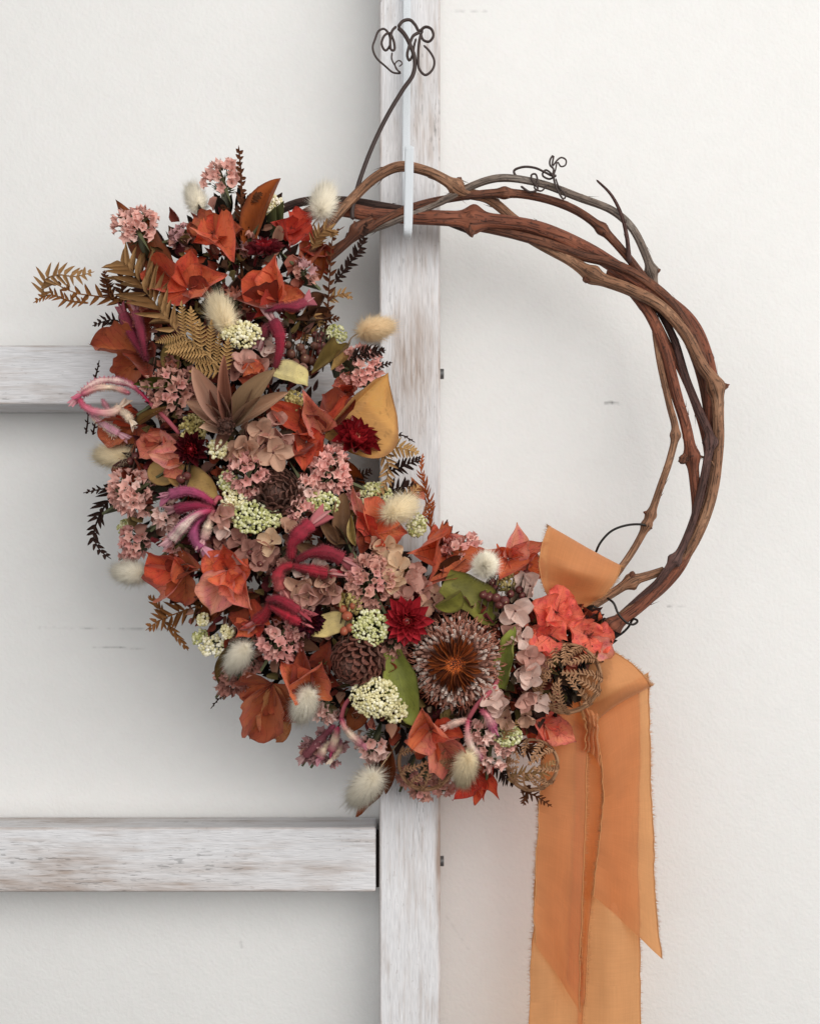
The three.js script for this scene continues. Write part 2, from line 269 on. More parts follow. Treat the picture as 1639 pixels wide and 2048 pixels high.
// ------------------------------------------------------------------ whitewashed ladder
const LZ = -0.030, LD = 0.051;
{
  const ladder = group('ladder', P(819, 1024, LZ - LD), scene);
  ladder.userData = { label: 'whitewashed wooden ladder with worn paint, one upright and two rungs in view', category: 'ladder' };
  const k = u_(LZ);
  function beam(name, x0, y0, x1, y1, z, depth, m) {             // front face corners in photo pixels
    const a = P(x0, y0, z), b = P(x1, y1, z), w = b.x - a.x, h = a.y - b.y, g = new RoundedBoxGeometry(w, h, depth, 3, 0.0022), p = g.attributes.position, n = g.attributes.normal, t = g.attributes.uv, tall = h > w;
    for (let i = 0; i < p.count; i++) {
      const X = p.getX(i), Y = p.getY(i), Zz = p.getZ(i), ny = Math.abs(n.getY(i)), nx = Math.abs(n.getX(i));
      const l = tall ? Y / 1.0 + 0.5 : X / 1.0 + 0.5, c = tall ? (nx > 0.75 ? Zz / depth + 0.5 : X / w + 0.5) : (ny > 0.75 ? Zz / depth + 0.5 : Y / h + 0.5);
      t.setXY(i, c, l);
    }
    const o = mesh(name, g, m, ladder);
    o.position.set((a.x + b.x) / 2, (a.y + b.y) / 2, z - depth / 2).sub(ladder.position);
    return o;
  }
  const w1 = mat('timber_upright', '#ffffff', { map: woodMap(3, [[0.62, 0.63, 0.35, 0.06, 0.95], [0.85, 0.86, 0.2, 0.12, 0.35], [0.5, 0.48, 0.5, 0.05, 0.4], [0.97, 0.22, 0.06, 0.05, 1.2], [0.3, 0.8, 0.3, 0.04, 0.25]]), bumpMap: woodBump, bumpScale: 0.0006, roughness: 0.72 });
  const w2 = mat('timber_rung_upper', '#ffffff', { map: woodMap(41, [[0.45, 0.28, 0.5, 0.05, 0.6], [0.1, 0.22, 0.2, 0.12, 0.9], [0.15, 0.12, 0.2, 0.05, 0.7]]), bumpMap: woodBump, bumpScale: 0.0007, roughness: 0.72 });
  const w3 = mat('timber_rung_lower', '#ffffff', { map: woodMap(77, [[0.15, 0.42, 0.2, 0.06, 0.7], [0.08, 0.52, 0.14, 0.1, 0.7], [0.38, 0.60, 0.1, 0.09, 0.55], [0.45, 0.46, 0.2, 0.03, 0.5]]), bumpMap: woodBump, bumpScale: 0.0007, roughness: 0.72 });
  beam('upright', 758, -160, 880, 2210, LZ, LD, w1);
  beam('rung', -330, 690, 757, 809, LZ - 0.0015, LD - 0.006, w2);
  beam('rung', -330, 1655, 751, 1785, LZ - 0.0005, LD - 0.004, w3);
  const tenon = beam('tenon', 748, 1668, 760, 1776, LZ - 0.012, LD - 0.03, M.timber_gap);
  tenon.userData.label = 'dark gap joint at the end of the lower rung';
  for (const y of [748, 1722]) {
    const g = new THREE.CylinderGeometry(0.0046, 0.0046, 0.0042, 6); g.rotateZ(Math.PI / 2);
    const b = mesh('bolt', g, M.bolt_steel, ladder); b.position.copy(P(882, y, LZ - 0.024)).sub(ladder.position);
  }
}

// ------------------------------------------------------------------ white hook
{
  const hook = group('hanging_hook', P(812, 470, 0), scene);
  hook.userData = { label: 'white painted metal hook strip hanging down the ladder upright and holding the wreath', category: 'hook' };
  function strip(name, path, w, th) {                            // flat bar swept along [px, py, z, half width factor]
    const pts = path.map(([x, y, z]) => P(x, y, z)), cv = new THREE.CatmullRomCurve3(pts, false, 'centripetal'), n = 80, ring = 14;
    const g = grid(ring, n, (i, v) => {
      const p = cv.getPointAt(v), t = cv.getTangentAt(v), nn = V(1, 0, 0).cross(t).normalize(), a = i * 6.28318, wf = path.w ? path.w(v) : 1;
      const c = Math.cos(a), s = Math.sin(a), sx = Math.sign(c) * Math.pow(Math.abs(c), 0.45), sy = Math.sign(s) * Math.pow(Math.abs(s), 0.6), e = v === 0 || v === 1 ? 0.02 : 1;
      return [p.clone().addScaledVector(V(1, 0, 0), sx * w * 0.5 * wf * e).addScaledVector(nn, sy * th * 0.5 * e), i * 3, v * 6];
    }, true);
    return mesh(name, shift(g, hook.position), M.hook_paint, hook);
  }
  strip('rod', [[813, -200, -0.0235], [813, 60, -0.0235], [812, 240, -0.0230], [812, 400, -0.0225], [814, 447, -0.0215]], 0.0066, 0.0026);
  const p = [[814, 440, -0.0215], [814, 462, -0.019], [814, 474, -0.005], [814.5, 474, 0.014], [815, 465, 0.0225], [816, 440, 0.0245], [817, 380, 0.0255], [818, 320, 0.0275], [818.5, 290, 0.029]];
  p.w = (v) => 1 - 0.35 * Math.exp(-(((v - 0.30) / 0.12) ** 2));
  strip('hook_tip', p, 0.0070, 0.0024);
}

// ================================================================== the wreath
const W = group('wreath', P(850, 880, 0), scene);
W.userData = { label: 'round grapevine wreath with dried orange, pink and cream flowers on its left and lower side', category: 'wreath' };
const WO = W.position;
const part = (name, world, label) => group(name, world.clone().sub(WO), W, label);   // a flower group; its own origin in the world is kept beside it
function flower(name, world, label) { const g = part(name, world, label); g.userData.at = undefined; return { g, o: world.clone() }; }

// ---- canes
function cane(pts, r0, tone, { nodes = [], label, taper = 0, name = 'vine_cane', z = 0 } = {}) {
  const q = pts.map(([x, y, dz]) => P(x, y, ((dz ?? 0) + z) * S)), ph = rnd() * 50, rad = r0 * 0.84 * S, o = q[0].clone();
  const cv = new THREE.CatmullRomCurve3(q, false, 'centripetal'), nt = nodes.map(([x, y]) => { let b = 0, bd = 1e9; for (let i = 0; i <= 200; i++) { const d = cv.getPointAt(i / 200).distanceTo(P(x, y, cv.getPointAt(i / 200).z)); if (d < bd) { bd = d; b = i / 200; } } return b; });
  const L = cv.getLength();
  const g = tube(q, (v, w) => {
    let r = rad * (1 - taper * v) * (1 + 0.10 * (noise(v * L * 60, ph) - 0.5) + 0.16 * (noise(Math.cos(w) * 2.2 + ph, Math.sin(w) * 2.2 + 9, v * L * 22) - 0.5) + 0.07 * Math.sin(w * 5 + ph + v * 3));
    nt.forEach((t) => { const d = (v - t) * L / rad; r *= 1 + 0.75 * Math.exp(-d * d / 1.6) * (1 + 0.35 * Math.sin(w * 2 + ph)) + 0.12 * Math.exp(-d * d / 14); });
    return r;
  }, { seg: Math.max(40, Math.round(L / 0.0022)), radial: 14, uvLen: 0.09 });
  const m = mesh(name, shift(g, o), M['bark_' + tone], W); m.position.copy(o).sub(WO);
  if (label) m.userData.label = label;
  const fb = new MB(), gp = g.attributes.position, gn = g.attributes.normal, fv = V(), fn = V();
  for (let k = 0; k < L * 60; k++) { const v = rr(0.03, 0.95), T = cv.getTangentAt(v), i = Math.round(v * (gp.count / 15 - 1)) * 15 + Math.floor(rnd() * 14); fv.fromBufferAttribute(gp, i); fn.fromBufferAttribute(gn, i); fb.hair(fv, T.multiplyScalar(rnd() < 0.5 ? 1 : -1).addScaledVector(fn, rr(0.02, 0.35)).add(V(gauss() * 0.12, gauss() * 0.12, gauss() * 0.12)), rr(8, 26) * S, rr(0.5, 1.3) * S); }
  fb.build('bark_fibre', M['bark_' + tone], m, true);
  nodes.forEach(([x, y, dx = 0, dy = 0, s = 1], k) => {          // a bud scar that juts from the node
    const c = cv.getPointAt(nt[k]).clone(), d = V(dx, -dy, 0.35).normalize(), gg = new THREE.IcosahedronGeometry(rad * 0.62 * s, 2), pp = gg.attributes.position, f = V();
    for (let i = 0; i < pp.count; i++) { f.fromBufferAttribute(pp, i); f.multiplyScalar(0.75 + 0.75 * fbm(f.x * 700 + ph, f.y * 700, f.z * 700, 2)); f.addScaledVector(d, Math.max(0, f.dot(d)) * 0.9); pp.setXYZ(i, f.x, f.y, f.z); }
    gg.computeVertexNormals();
    const b = mesh('bud', gg, M['bark_' + ({ grey: 'brown', tan: 'brown', red: 'brown' }[tone] ?? tone)], m); b.position.copy(c.addScaledVector(d, rad * 0.95)).sub(o);
  });
  return m;
}
cane([[560, 470, -20], [640, 420, -8], [760, 432, 0], [880, 437, 6], [960, 441, 6], [1060, 453, 6], [1160, 492, 4], [1240, 540, 2], [1320, 592, 2], [1380, 645, 2], [1412, 715, -4], [1424, 790, -12], [1422, 880, -18]], 16.5, 'red', { nodes: [[945, 440, -0.2, 1, 1.3]], label: 'thickest reddish cane across the top of the ring' });
cane([[600, 530, 2], [648, 462, 12], [700, 402, 22], [755, 352, 26], [800, 333, 24], [855, 343, 22], [905, 370, 18], [924, 384, 14], [975, 398, -10], [1030, 440, -18], [1090, 478, -18], [1165, 512, -10]], 11.5, 'tan', { nodes: [[922, 362, 0.3, -1, 1]], label: 'pale tan cane arching over the hook tip' });
cane([[690, 475, 0], [760, 452, 10], [830, 425, 12], [905, 392, 16], [930, 378, 16], [995, 357, 14], [1075, 366, 12], [1160, 396, 10], [1225, 422, 8], [1262, 455, 4], [1288, 505, -2], [1303, 548, -8], [1312, 600, -16]], 9, 'grey', { nodes: [[1306, 540, 1, 0.1, 1.2]], label: 'weathered grey cane on the outer top edge' });
cane([[660, 505, 4], [740, 455, 14], [820, 416, 16], [910, 395, 12], [1010, 386, 10], [1080, 395, 10], [1150, 420, 10], [1203, 458, 10], [1255, 515, 10], [1290, 560, 4], [1340, 618, -12], [1378, 690, -18], [1404, 770, -22], [1416, 860, -22], [1412, 950, -22]], 9.5, 'brown', { nodes: [[1006, 388, 0.6, 0.8, 0.9], [1203, 458, 0.2, 0.5, 1]] });
cane([[520, 440, -30], [600, 405, -26], [680, 401, -22], [760, 412, -20], [860, 432, -14], [940, 460, -18]], 10, 'dark', { label: 'dark cane at the back of the ring' });
cane([[940, 450, -6], [1000, 462, -2], [1080, 482, 2], [1160, 510, 14], [1220, 525, 16], [1280, 555, 12], [1345, 610, 10], [1392, 690, 8], [1412, 750, 8]], 12, 'brown', {});
cane([[1000, 440, -16], [1085, 490, -6], [1140, 520, 8], [1188, 552, 12], [1260, 580, 14], [1320, 612, 14], [1370, 668, 14], [1402, 730, 14], [1428, 770, 12], [1436, 850, 8], [1432, 930, 6], [1416, 1010, 4], [1385, 1085, 0], [1345, 1140, -2], [1295, 1195, 2], [1235, 1240, 6], [1190, 1268, 8]], 13, 'tan', { nodes: [[1186, 552, -0.8, 0.6, 1.1], [1432, 772, 1, -0.1, 1.1]], label: 'pale tan cane along the outer right edge' });
cane([[1215, 535, -14], [1262, 578, -12], [1305, 640, -4], [1332, 710, 0], [1352, 790, 4], [1370, 850, 6], [1381, 912, 8], [1388, 970, 4], [1390, 1030, -4], [1372, 1090, -8], [1330, 1150, -10], [1270, 1205, -6]], 14.5, 'red', { nodes: [[1378, 915, -1, 0.35, 1.2]], taper: 0.35, label: 'red brown inner cane on the right side' });
cane([[1278, 560, -20], [1302, 612, -16], [1312, 680, -10], [1322, 740, -4], [1338, 810, 6], [1350, 862, 14], [1340, 915, 14], [1318, 980, 12], [1300, 1032, 12], [1284, 1068, 10], [1258, 1112, 8], [1230, 1150, 6], [1190, 1205, 6], [1140, 1255, 4]], 8, 'tan', { nodes: [[1348, 868, 0.3, 1, 0.9], [1300, 1030, -1, -0.3, 1.1], [1290, 1052, 0.5, 0.4, 0.8]], label: 'thin cane standing apart inside the right of the ring' });
cane([[1285, 572, -24], [1318, 622, -24], [1348, 682, -18], [1372, 760, -10], [1396, 820, 4], [1418, 876, 14], [1412, 925, 16], [1402, 975, 14], [1385, 1040, 14], [1360, 1100, 14], [1340, 1130, 14], [1305, 1175, 8], [1270, 1205, 2], [1225, 1245, 0], [1180, 1290, 0]], 9, 'purple', { nodes: [[1425, 884, 1, 0.1, 0.7], [1345, 1118, 0.3, 0.6, 1]], label: 'dark purple brown cane crossing the right side' });
cane([[1300, 620, -20], [1340, 700, -24], [1385, 800, -22], [1412, 900, -20], [1410, 1000, -18], [1395, 1060, -12], [1360, 1140, -8], [1300, 1200, -4], [1250, 1225, 0]], 7.5, 'red', {});
cane([[1330, 1140, -12], [1300, 1150, -2], [1262, 1162, 6], [1225, 1185, 8], [1180, 1215, 8], [1120, 1270, 4]], 10, 'tan', { nodes: [[1260, 1163, 0.1, -1, 1.25]], label: 'pale cane running under the silk bow' });
cane([[1418, 985, -14], [1404, 1045, -8], [1368, 1112, -2], [1322, 1170, 2], [1275, 1215, 8], [1230, 1248, 10], [1190, 1280, 10], [1120, 1320, 4]], 13.5, 'red', { nodes: [[1222, 1252, -0.4, -0.8, 0.8]], label: 'thick cane end below the bow' });
cane([[1220, 1240, -10], [1100, 1350, -20], [900, 1440, -20], [700, 1400, -20], [520, 1240, -20], [420, 1040, -20], [390, 840, -20], [430, 640, -20], [560, 470, -20]], 15, 'brown', { label: 'cane at the back of the ring behind the flowers' });
cane([[640, 530, 0], [676, 500, 8], [700, 478, 12], [722, 452, 14], [748, 440, 12]], 10, 'brown', { nodes: [[714, 462, -0.3, -1, 0.9]] });
cane([[1258, 528, 18], [1256, 505, 22], [1252, 470, 24], [1240, 425, 22], [1220, 388, 18], [1191, 359, 14]], 6, 'purple', { taper: 0.6, name: 'dry_spur', label: 'dark curved spur standing up from the upper right canes' });
cane([[1375, 905, 10], [1420, 922, 12], [1428, 934, 12]], 3.5, 'tan', { taper: 0.4, name: 'dry_spur' });
function thread(name, pts, r, m, label, taper = 0.3) { const q = pts.map(([x, y, z = 0]) => P(x, y, z * S)), o = q[0].clone(), L = new THREE.CatmullRomCurve3(q).getLength(), g = mesh(name, shift(tube(q, (v) => r * S * (1 - taper * v), { seg: Math.max(24, Math.round(L / 0.0012)), radial: 7 }), o), m, W); g.position.copy(o).sub(WO); if (label) g.userData.label = label; return g; }
// curling tendrils at the top
thread('tendril', [[706, 440, 16], [704, 425, 18], [712, 385, 22], [728, 335, 26], [748, 285, 30], [775, 230, 36], [805, 180, 42], [826, 148, 46], [829, 118, 48], [822, 95, 50], [808, 68, 50], [795, 55, 48]], 4.6, M.tendril, 'long stem of the curled tendril at the top', 0.1);
thread('tendril', [[795, 55, 48], [806, 42, 48], [820, 40, 46], [830, 50, 44], [838, 62, 46], [850, 54, 50], [862, 58, 54], [866, 72, 54], [858, 83, 50], [846, 80, 46], [842, 68, 46], [846, 60, 50]], 3.4, M.tendril);
thread('tendril', [[842, 66, 46], [838, 84, 48], [836, 110, 50], [838, 138, 50], [850, 150, 50], [864, 140, 50], [868, 122, 48], [858, 102, 46], [846, 90, 46]], 3.0, M.tendril);
thread('tendril', [[840, 64, 46], [826, 72, 50], [818, 92, 52], [814, 112, 50], [818, 121, 46], [824, 112, 44], [828, 90, 44], [832, 76, 46]], 3.2, M.tendril);
thread('tendril', [[793, 52, 48], [784, 62, 50], [780, 84, 52], [782, 100, 50], [788, 100, 48], [787, 82, 46], [778, 66, 48], [768, 72, 52], [763, 88, 52], [770, 101, 48], [779, 92, 46], [778, 70, 46], [768, 58, 48], [757, 62, 50], [750, 78, 50], [745, 95, 50], [752, 115, 50], [770, 132, 50], [786, 145, 50], [802, 147, 48]], 2.7, M.tendril);
thread('tendril', [[784, 104, 46], [783, 118, 46], [790, 132, 48], [796, 142, 50], [801, 145, 52], [792, 138, 54], [790, 127, 52], [798, 121, 48], [804, 127, 46], [797, 134, 46]], 1.8, M.tendril);
// tangle on the upper right
thread('tendril', [[1033, 356, 14], [1027, 342, 16], [1045, 334, 20], [1070, 336, 24], [1090, 345, 26], [1105, 352, 26], [1112, 350, 24], [1098, 358, 20], [1084, 350, 22], [1090, 340, 26], [1104, 350, 30], [1108, 360, 26]], 2.6, M.tendril);
thread('tendril', [[1040, 372, 20], [1060, 384, 24], [1075, 378, 26], [1064, 362, 24], [1062, 350, 24], [1070, 348, 22], [1074, 362, 22], [1068, 376, 22], [1082, 382, 24], [1094, 368, 24]], 2.4, M.tendril);
thread('tendril', [[1106, 356, 24], [1112, 376, 26], [1126, 398, 26], [1130, 392, 24], [1116, 372, 22], [1110, 356, 22]], 2.2, M.tendril);
thread('tendril', [[1104, 352, 24], [1106, 338, 24], [1099, 330, 24], [1100, 318, 24], [1106, 311, 24], [1104, 332, 26], [1114, 320, 26], [1122, 315, 24], [1131, 320, 22], [1130, 330, 22], [1121, 333, 22], [1114, 324, 24], [1110, 340, 24], [1106, 352, 24]], 2.1, M.tendril);
// binding wire
thread('wire', [[1190, 1106, 10], [1200, 1085, 22], [1222, 1062, 26], [1255, 1050, 26], [1288, 1050, 24], [1296, 1058, 10]], 2.4, M.wire, 'bare wire arching to the thin cane', 0);
thread('wire', [[1168, 1222, 20], [1180, 1212, 26], [1195, 1218, 26], [1203, 1240, 22], [1206, 1262, 14]], 2.2, M.wire, undefined, 0);
thread('wire', [[1212, 1195, 22], [1226, 1206, 32], [1236, 1228, 36], [1252, 1245, 34], [1266, 1249, 28], [1274, 1242, 20], [1266, 1238, 14], [1255, 1255, 4], [1238, 1270, 0], [1222, 1276, 2]], 2.4, M.wire, 'wire loop bound around the thick cane end', 0);

// ---- dark filling foliage between the flowers
{
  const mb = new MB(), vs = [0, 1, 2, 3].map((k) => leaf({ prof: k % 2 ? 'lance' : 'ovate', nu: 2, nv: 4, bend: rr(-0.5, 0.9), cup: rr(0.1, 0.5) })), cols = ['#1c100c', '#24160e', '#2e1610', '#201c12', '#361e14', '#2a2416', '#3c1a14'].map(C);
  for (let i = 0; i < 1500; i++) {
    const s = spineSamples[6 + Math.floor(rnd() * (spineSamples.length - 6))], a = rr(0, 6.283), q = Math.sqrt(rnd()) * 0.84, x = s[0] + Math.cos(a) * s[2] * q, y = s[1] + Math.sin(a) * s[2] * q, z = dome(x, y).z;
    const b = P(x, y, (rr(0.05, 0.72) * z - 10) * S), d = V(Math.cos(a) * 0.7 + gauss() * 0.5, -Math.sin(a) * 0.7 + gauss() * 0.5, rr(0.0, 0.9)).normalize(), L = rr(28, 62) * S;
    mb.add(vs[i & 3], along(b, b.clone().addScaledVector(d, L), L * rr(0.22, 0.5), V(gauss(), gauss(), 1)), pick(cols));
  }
  const sc = ['#8c3a24', '#a84a2c', '#7a3020', '#b06a58', '#a8786a', '#5c1c20', '#6e6236', '#8a7444', '#5a3a24', '#c09078', '#7c2a2e', '#94806a', '#40301e'].map(C), sv = [0, 1, 2, 3].map((k) => leaf({ prof: ['ovate', 'bract', 'lance', 'round'][k], nu: 4, nv: 5, bend: rr(-0.4, 0.9), cup: rr(0.2, 0.7), wave: 0.05, crumple: 0.15 }));
  for (let i = 0; i < 2500; i++) {
    const s = spineSamples[7 + Math.floor(rnd() * (spineSamples.length - 7))], a = rr(0, 6.283), q = Math.sqrt(rnd()) * 0.88, x = s[0] + Math.cos(a) * s[2] * q, y = s[1] + Math.sin(a) * s[2] * q, z = dome(x, y).z;
    const b = P(x, y, (rr(0.62, 1.02) * z - 4) * S), d = V(Math.cos(a) * 0.6 + gauss() * 0.7, -Math.sin(a) * 0.6 + gauss() * 0.7, rr(-0.1, 0.9)).normalize(), L = rr(14, 36) * S;
    mb.add(sv[i & 3], along(b, b.clone().addScaledVector(d, L), L * ((i & 3) === 2 ? rr(0.2, 0.35) : rr(0.5, 0.8)), V(gauss() * 0.7, gauss() * 0.7, 1)), pick(sc).clone().multiplyScalar(rr(0.6, 1.15)));
  }
  const o = mb.build('filler_foliage', M.leaf_filler, W, true); o.position.copy(WO).negate();
}

// ---- leaves (single)
const LEAFV = {};
function leafPart(b, t, w, tone, opt = {}, label, name = 'leaf') {
  const base = b.length > 3 && b[3] === 'abs' ? P(b[0], b[1], b[2] * S) : A(b[0], b[1], b[2] ?? 0), tip = t.length > 3 ? P(t[0], t[1], t[2] * S) : A(t[0], t[1], t[2] ?? 0);
  const g = leaf({ nu: 10, nv: 18, prof: 'lance', ...opt }), o = mesh(name, g, M['leaf_' + tone], W);
  setAlong(o, base, tip, w * S, opt.hint ? V(...opt.hint) : V(rr(-0.25, 0.25), rr(-0.2, 0.2), 1), WO);
  if (label) o.userData.label = label;
  return o;
}
leafPart([352, 575, -20], [233, 410, 30, 1], 58, 'brown', { side: -0.0, wave: 0.05, bend: 0.3, bend2: -0.5, twist: 0.5, hint: [0.4, 0.1, 1] }, 'brown wavy leaf at the upper left edge');
leafPart([498, 520, -10], [543, 341, 40, 1], 46, 'bronze', { bend: -0.25, cup: 0.3, side: 0.25, hint: [-0.3, 0, 1] }, 'upright copper brown leaf at the top');
leafPart([345, 755, 0], [342, 672, 15], 38, 'olive', { cup: 0.2 }, 'olive leaf under the tan fern');
leafPart([646, 874, -10], [768, 742, 26], 150, 'amber', { prof: 'bract', cup: 0.05, fold: 0.7, bend: 0.15, wave: 0.012, hint: [0.62, -0.62, 1] }, 'broad amber leaf beside the ladder upright');
leafPart([545, 745, 40], [622, 756, 50], 50, 'straw', { prof: 'blunt', fold: 0.3, bend: -0.5, wave: 0.02, hint: [0.1, 0.5, 1] }, 'pale yellow folded leaf below the berries');
leafPart([622, 748, 35], [700, 690, 50], 34, 'olive', { cup: 0.7, bend: -0.2, twist: 0.6, wave: 0.06 }, 'curled olive leaf beside the pink statice');
leafPart([690, 710, 40], [655, 752, 45], 24, 'tan', { cup: 0.4, bend: 0.4 });
leafPart([345, 965, 12], [300, 930, 20], 46, 'tan', { prof: 'ovate', cup: 0.2, hint: [-0.4, 0.2, 1] });
leafPart([335, 942, 22], [440, 1000, 32], 56, 'tan', { prof: 'ovate', cup: 0.25, bend: 0.2, wave: 0.03, hint: [-0.1, 0.4, 1] }, 'broad tan leaf above the purple kangaroo paw');
leafPart([708, 1236, 30], [612, 1262, 42], 46, 'cream', { prof: 'ovate', wave: 0.03, cup: 0.1, bend: -0.2, hint: [0, 0.3, 1] }, 'cream leaf left of the upper yarrow');
leafPart([885, 1168, 34], [1004, 1232, 22], 76, 'sage', { prof: 'blunt', wave: 0.05, wf: 1.6, cup: 0.25, bend: -0.5, hint: [0.1, 0.45, 1] }, 'wide olive green leaf above the banksia');
leafPart([868, 1212, 40], [925, 1184, 56], 30, 'sage', { cup: 0.9, bend: -0.5, hint: [0, -0.5, 1] }, 'small curled green leaf above the banksia');
leafPart([1008, 1378, 25], [1036, 1252, 45], 36, 'green', { prof: 'strap', wave: 0.06, cup: 0.35, bend: 0.3, hint: [-0.6, 0, 1] }, 'upright green leaf right of the banksia');
leafPart([785, 1300, 14], [826, 1450, 24], 64, 'green', { prof: 'strap', wave: 0.07, wf: 1.5, cup: 0.3, bend: 0.2, hint: [-0.1, 0.2, 1] }, 'bright green leaf left of the banksia');
leafPart([762, 1505, -10], [707, 1630, 10, 1], 46, 'bronze', { cup: 0.4, wave: 0.04, bend: 0.3, hint: [0.3, 0, 1] }, 'brown leaf behind the lowest bunny tail');
leafPart([775, 1480, -8], [770, 1580, 5, 1], 30, 'brown', { cup: 0.4, bend: 0.3 });
leafPart([735, 1400, 10], [700, 1462, 12], 42, 'brown', { cup: 0.2, bend: 0.3 });
leafPart([470, 1280, 10], [446, 1365, 0], 36, 'olive', { cup: 0.3, bend: 0.2 });
leafPart([480, 1180, 10], [400, 1250, -10], 40, 'brown', { cup: 0.3 });
leafPart([450, 1215, 10], [520, 1190, 20], 34, 'umber', { cup: 0.3 });
leafPart([688, 1088, 20], [686, 985, 60], 36, 'taupe', { prof: 'strap', cup: 0.45, bend: -0.2, wave: 0.02 }, 'upright taupe leaf below the pink statice');
leafPart([675, 1090, 25], [636, 1036, 40], 24, 'taupe', { cup: 0.5 });
leafPart([650, 1110, 25], [585, 1085, 35], 26, 'taupe', { cup: 0.4 });
leafPart([711, 1092, 40], [703, 1030, 62], 16, 'cream', { cup: 0.8 });
for (const [x, y, t] of [[905, 1050, 'umber'], [918, 1062, 'brown'], [884, 1082, 'umber'], [935, 1068, 'tan'], [895, 1038, 'brown']]) leafPart([875, 1105, -8], [x, y, 12], 16, t, { cup: 0.5 });
leafPart([645, 905, 10], [735, 1000, -4], 40, 'bronze', { cup: 0.3, bend: -0.2 });
leafPart([695, 1225, 25], [682, 1175, 40], 14, 'cream', { cup: 0.6 }); leafPart([560, 1270, 8], [640, 1300, 14], 30, 'umber', {});
leafPart([850, 1165, 30], [940, 1120, 20], 34, 'umber', { cup: 0.4 }); leafPart([590, 640, 18], [662, 628, 14], 26, 'umber', { cup: 0.4 });
leafPart([640, 560, 5], [648, 500, 12], 26, 'bronze', { cup: 0.4 }); leafPart([620, 640, 15], [650, 590, 14], 30, 'umber', { cup: 0.5 });
leafPart([280, 850, 28], [340, 812, 40], 12, 'tan', { cup: 0.5 }); leafPart([360, 765, 30], [280, 770, 30], 22, 'moss', { cup: 0.6, bend: 0.8 });

// ---- bougainvillea: three or more papery bracts round a centre
const bractV = [];
for (let k = 0; k < 14; k++) bractV.push(leaf({ prof: k % 5 === 4 ? 'ovate' : 'bract', nu: 12, nv: 16, bend: rr(-0.3, 0.7), bend2: rr(-1.5, 0.6), cup: rr(0.1, 0.7), fold: rr(0.0, 0.25), wave: rr(0.04, 0.10), wf: rr(1.2, 2.4), crumple: rr(0.08, 0.18), ragged: 0.16, twist: rr(-0.45, 0.45), side: rr(-0.08, 0.08) }));
const bractW = [];                                               // wrinkled ones for the coral blooms
for (let k = 0; k < 5; k++) bractW.push(leaf({ prof: 'ovate', nu: 12, nv: 14, bend: rr(-0.2, 0.6), bend2: rr(-0.8, 0.5), cup: rr(0.1, 0.4), wave: rr(0.10, 0.16), wf: 2.2, crumple: 0.18, ragged: 0.26 }));
function bloom(x, y, dz, tips, label, wrinkled) {                // tips: [x, y, width, tone, tip lift]
  const { g, o } = flower('bougainvillea_bloom', A(x, y, dz - 8), label);
  tips.forEach(([tx, ty, w, tone, lift = 14], k) => {
    const tip = P(tx, ty, Math.max(dome(tx, ty).z + dz + lift + rr(-6, 6), dome(x, y).z * 0.5) * S), m = mesh('bract', pick(wrinkled ? bractW : bractV), M['bract_' + tone], g);
    const a = Math.atan2(-(ty - y), tx - x);
    setAlong(m, A(x, y, dz - 8).add(V(Math.cos(a) * 2 * S, Math.sin(a) * 2 * S, 0)), tip, w * 1.06 * S, V(-Math.cos(a) * 0.4 + gauss() * 0.18, -Math.sin(a) * 0.4 + gauss() * 0.18, 1), o);
  });
  const mb = new MB(); for (let k = 0; k < 3; k++) { const d = V(gauss() * 0.5, gauss() * 0.5, 1); mb.hair(V(gauss() * 2 * S, gauss() * 2 * S, 0), d, 16 * S, 1.6 * S); } mb.build('flower_tube', M.bract_dk, g);
  return g;
}
const B = (x, y, dz, l, w, ...tips) => bloom(x, y, dz, tips, l, w);
B(428, 468, 10, 'orange bougainvillea bloom near the top, below the tallest statice', 0, [392, 424, 56, 'bn'], [492, 462, 46, 'bn'], [472, 524, 70, 'br', 26], [384, 488, 50, 'br', 22], [440, 430, 48, 'md']);
B(377, 580, 18, 'large orange bougainvillea bloom at the upper left', 0, [383, 496, 52, 'md'], [290, 534, 66, 'md', 22], [452, 548, 58, 'br', 26], [326, 606, 56, 'md'], [440, 596, 44, 'dk']);
B(585, 462, 4, 'red bougainvillea bloom beside the upper right bunny tail', 0, [543, 446, 46, 'rd'], [622, 426, 46, 'rd'], [578, 516, 58, 'rd', 20], [632, 470, 40, 'rd'], [560, 478, 36, 'rd']);
B(630, 500, -6, undefined, 0, [600, 530, 46, 'bn'], [655, 548, 52, 'dk'], [660, 500, 36, 'dk'], [596, 500, 38, 'md']);
B(555, 605, 26, 'bright orange bougainvillea bloom above the magenta kangaroo paw', 0, [482, 560, 72, 'md', 24], [553, 510, 52, 'br', 34], [612, 592, 52, 'or', 26], [470, 600, 46, 'dk', 4], [505, 640, 40, 'rd', 10]);
B(305, 655, 0, undefined, 0, [250, 612, 50, 'sa'], [325, 615, 48, 'dk'], [270, 680, 44, 'dk']);
B(290, 712, -4, 'brownish orange bougainvillea bloom over the upper rung', 0, [181, 692, 54, 'bn', 20], [232, 756, 62, 'bn'], [310, 770, 60, 'dk'], [255, 700, 50, 'bn']);
B(272, 855, -6, undefined, 0, [196, 851, 56, 'bn'], [262, 806, 60, 'md'], [245, 905, 52, 'bn'], [300, 880, 46, 'dk']);
B(322, 888, 18, 'salmon orange bougainvillea bloom left of the small strawflower', 0, [358, 902, 42, 'pk', 26], [276, 914, 48, 'sa', 20], [302, 852, 46, 'dk'], [330, 860, 44, 'sa']);
B(368, 928, 26, undefined, 0, [296, 910, 54, 'pk', 22], [330, 952, 40, 'sa', 14]);
B(268, 925, -10, undefined, 0, [224, 950, 32, 'bn'], [262, 972, 36, 'dk'], [300, 955, 34, 'dk']);
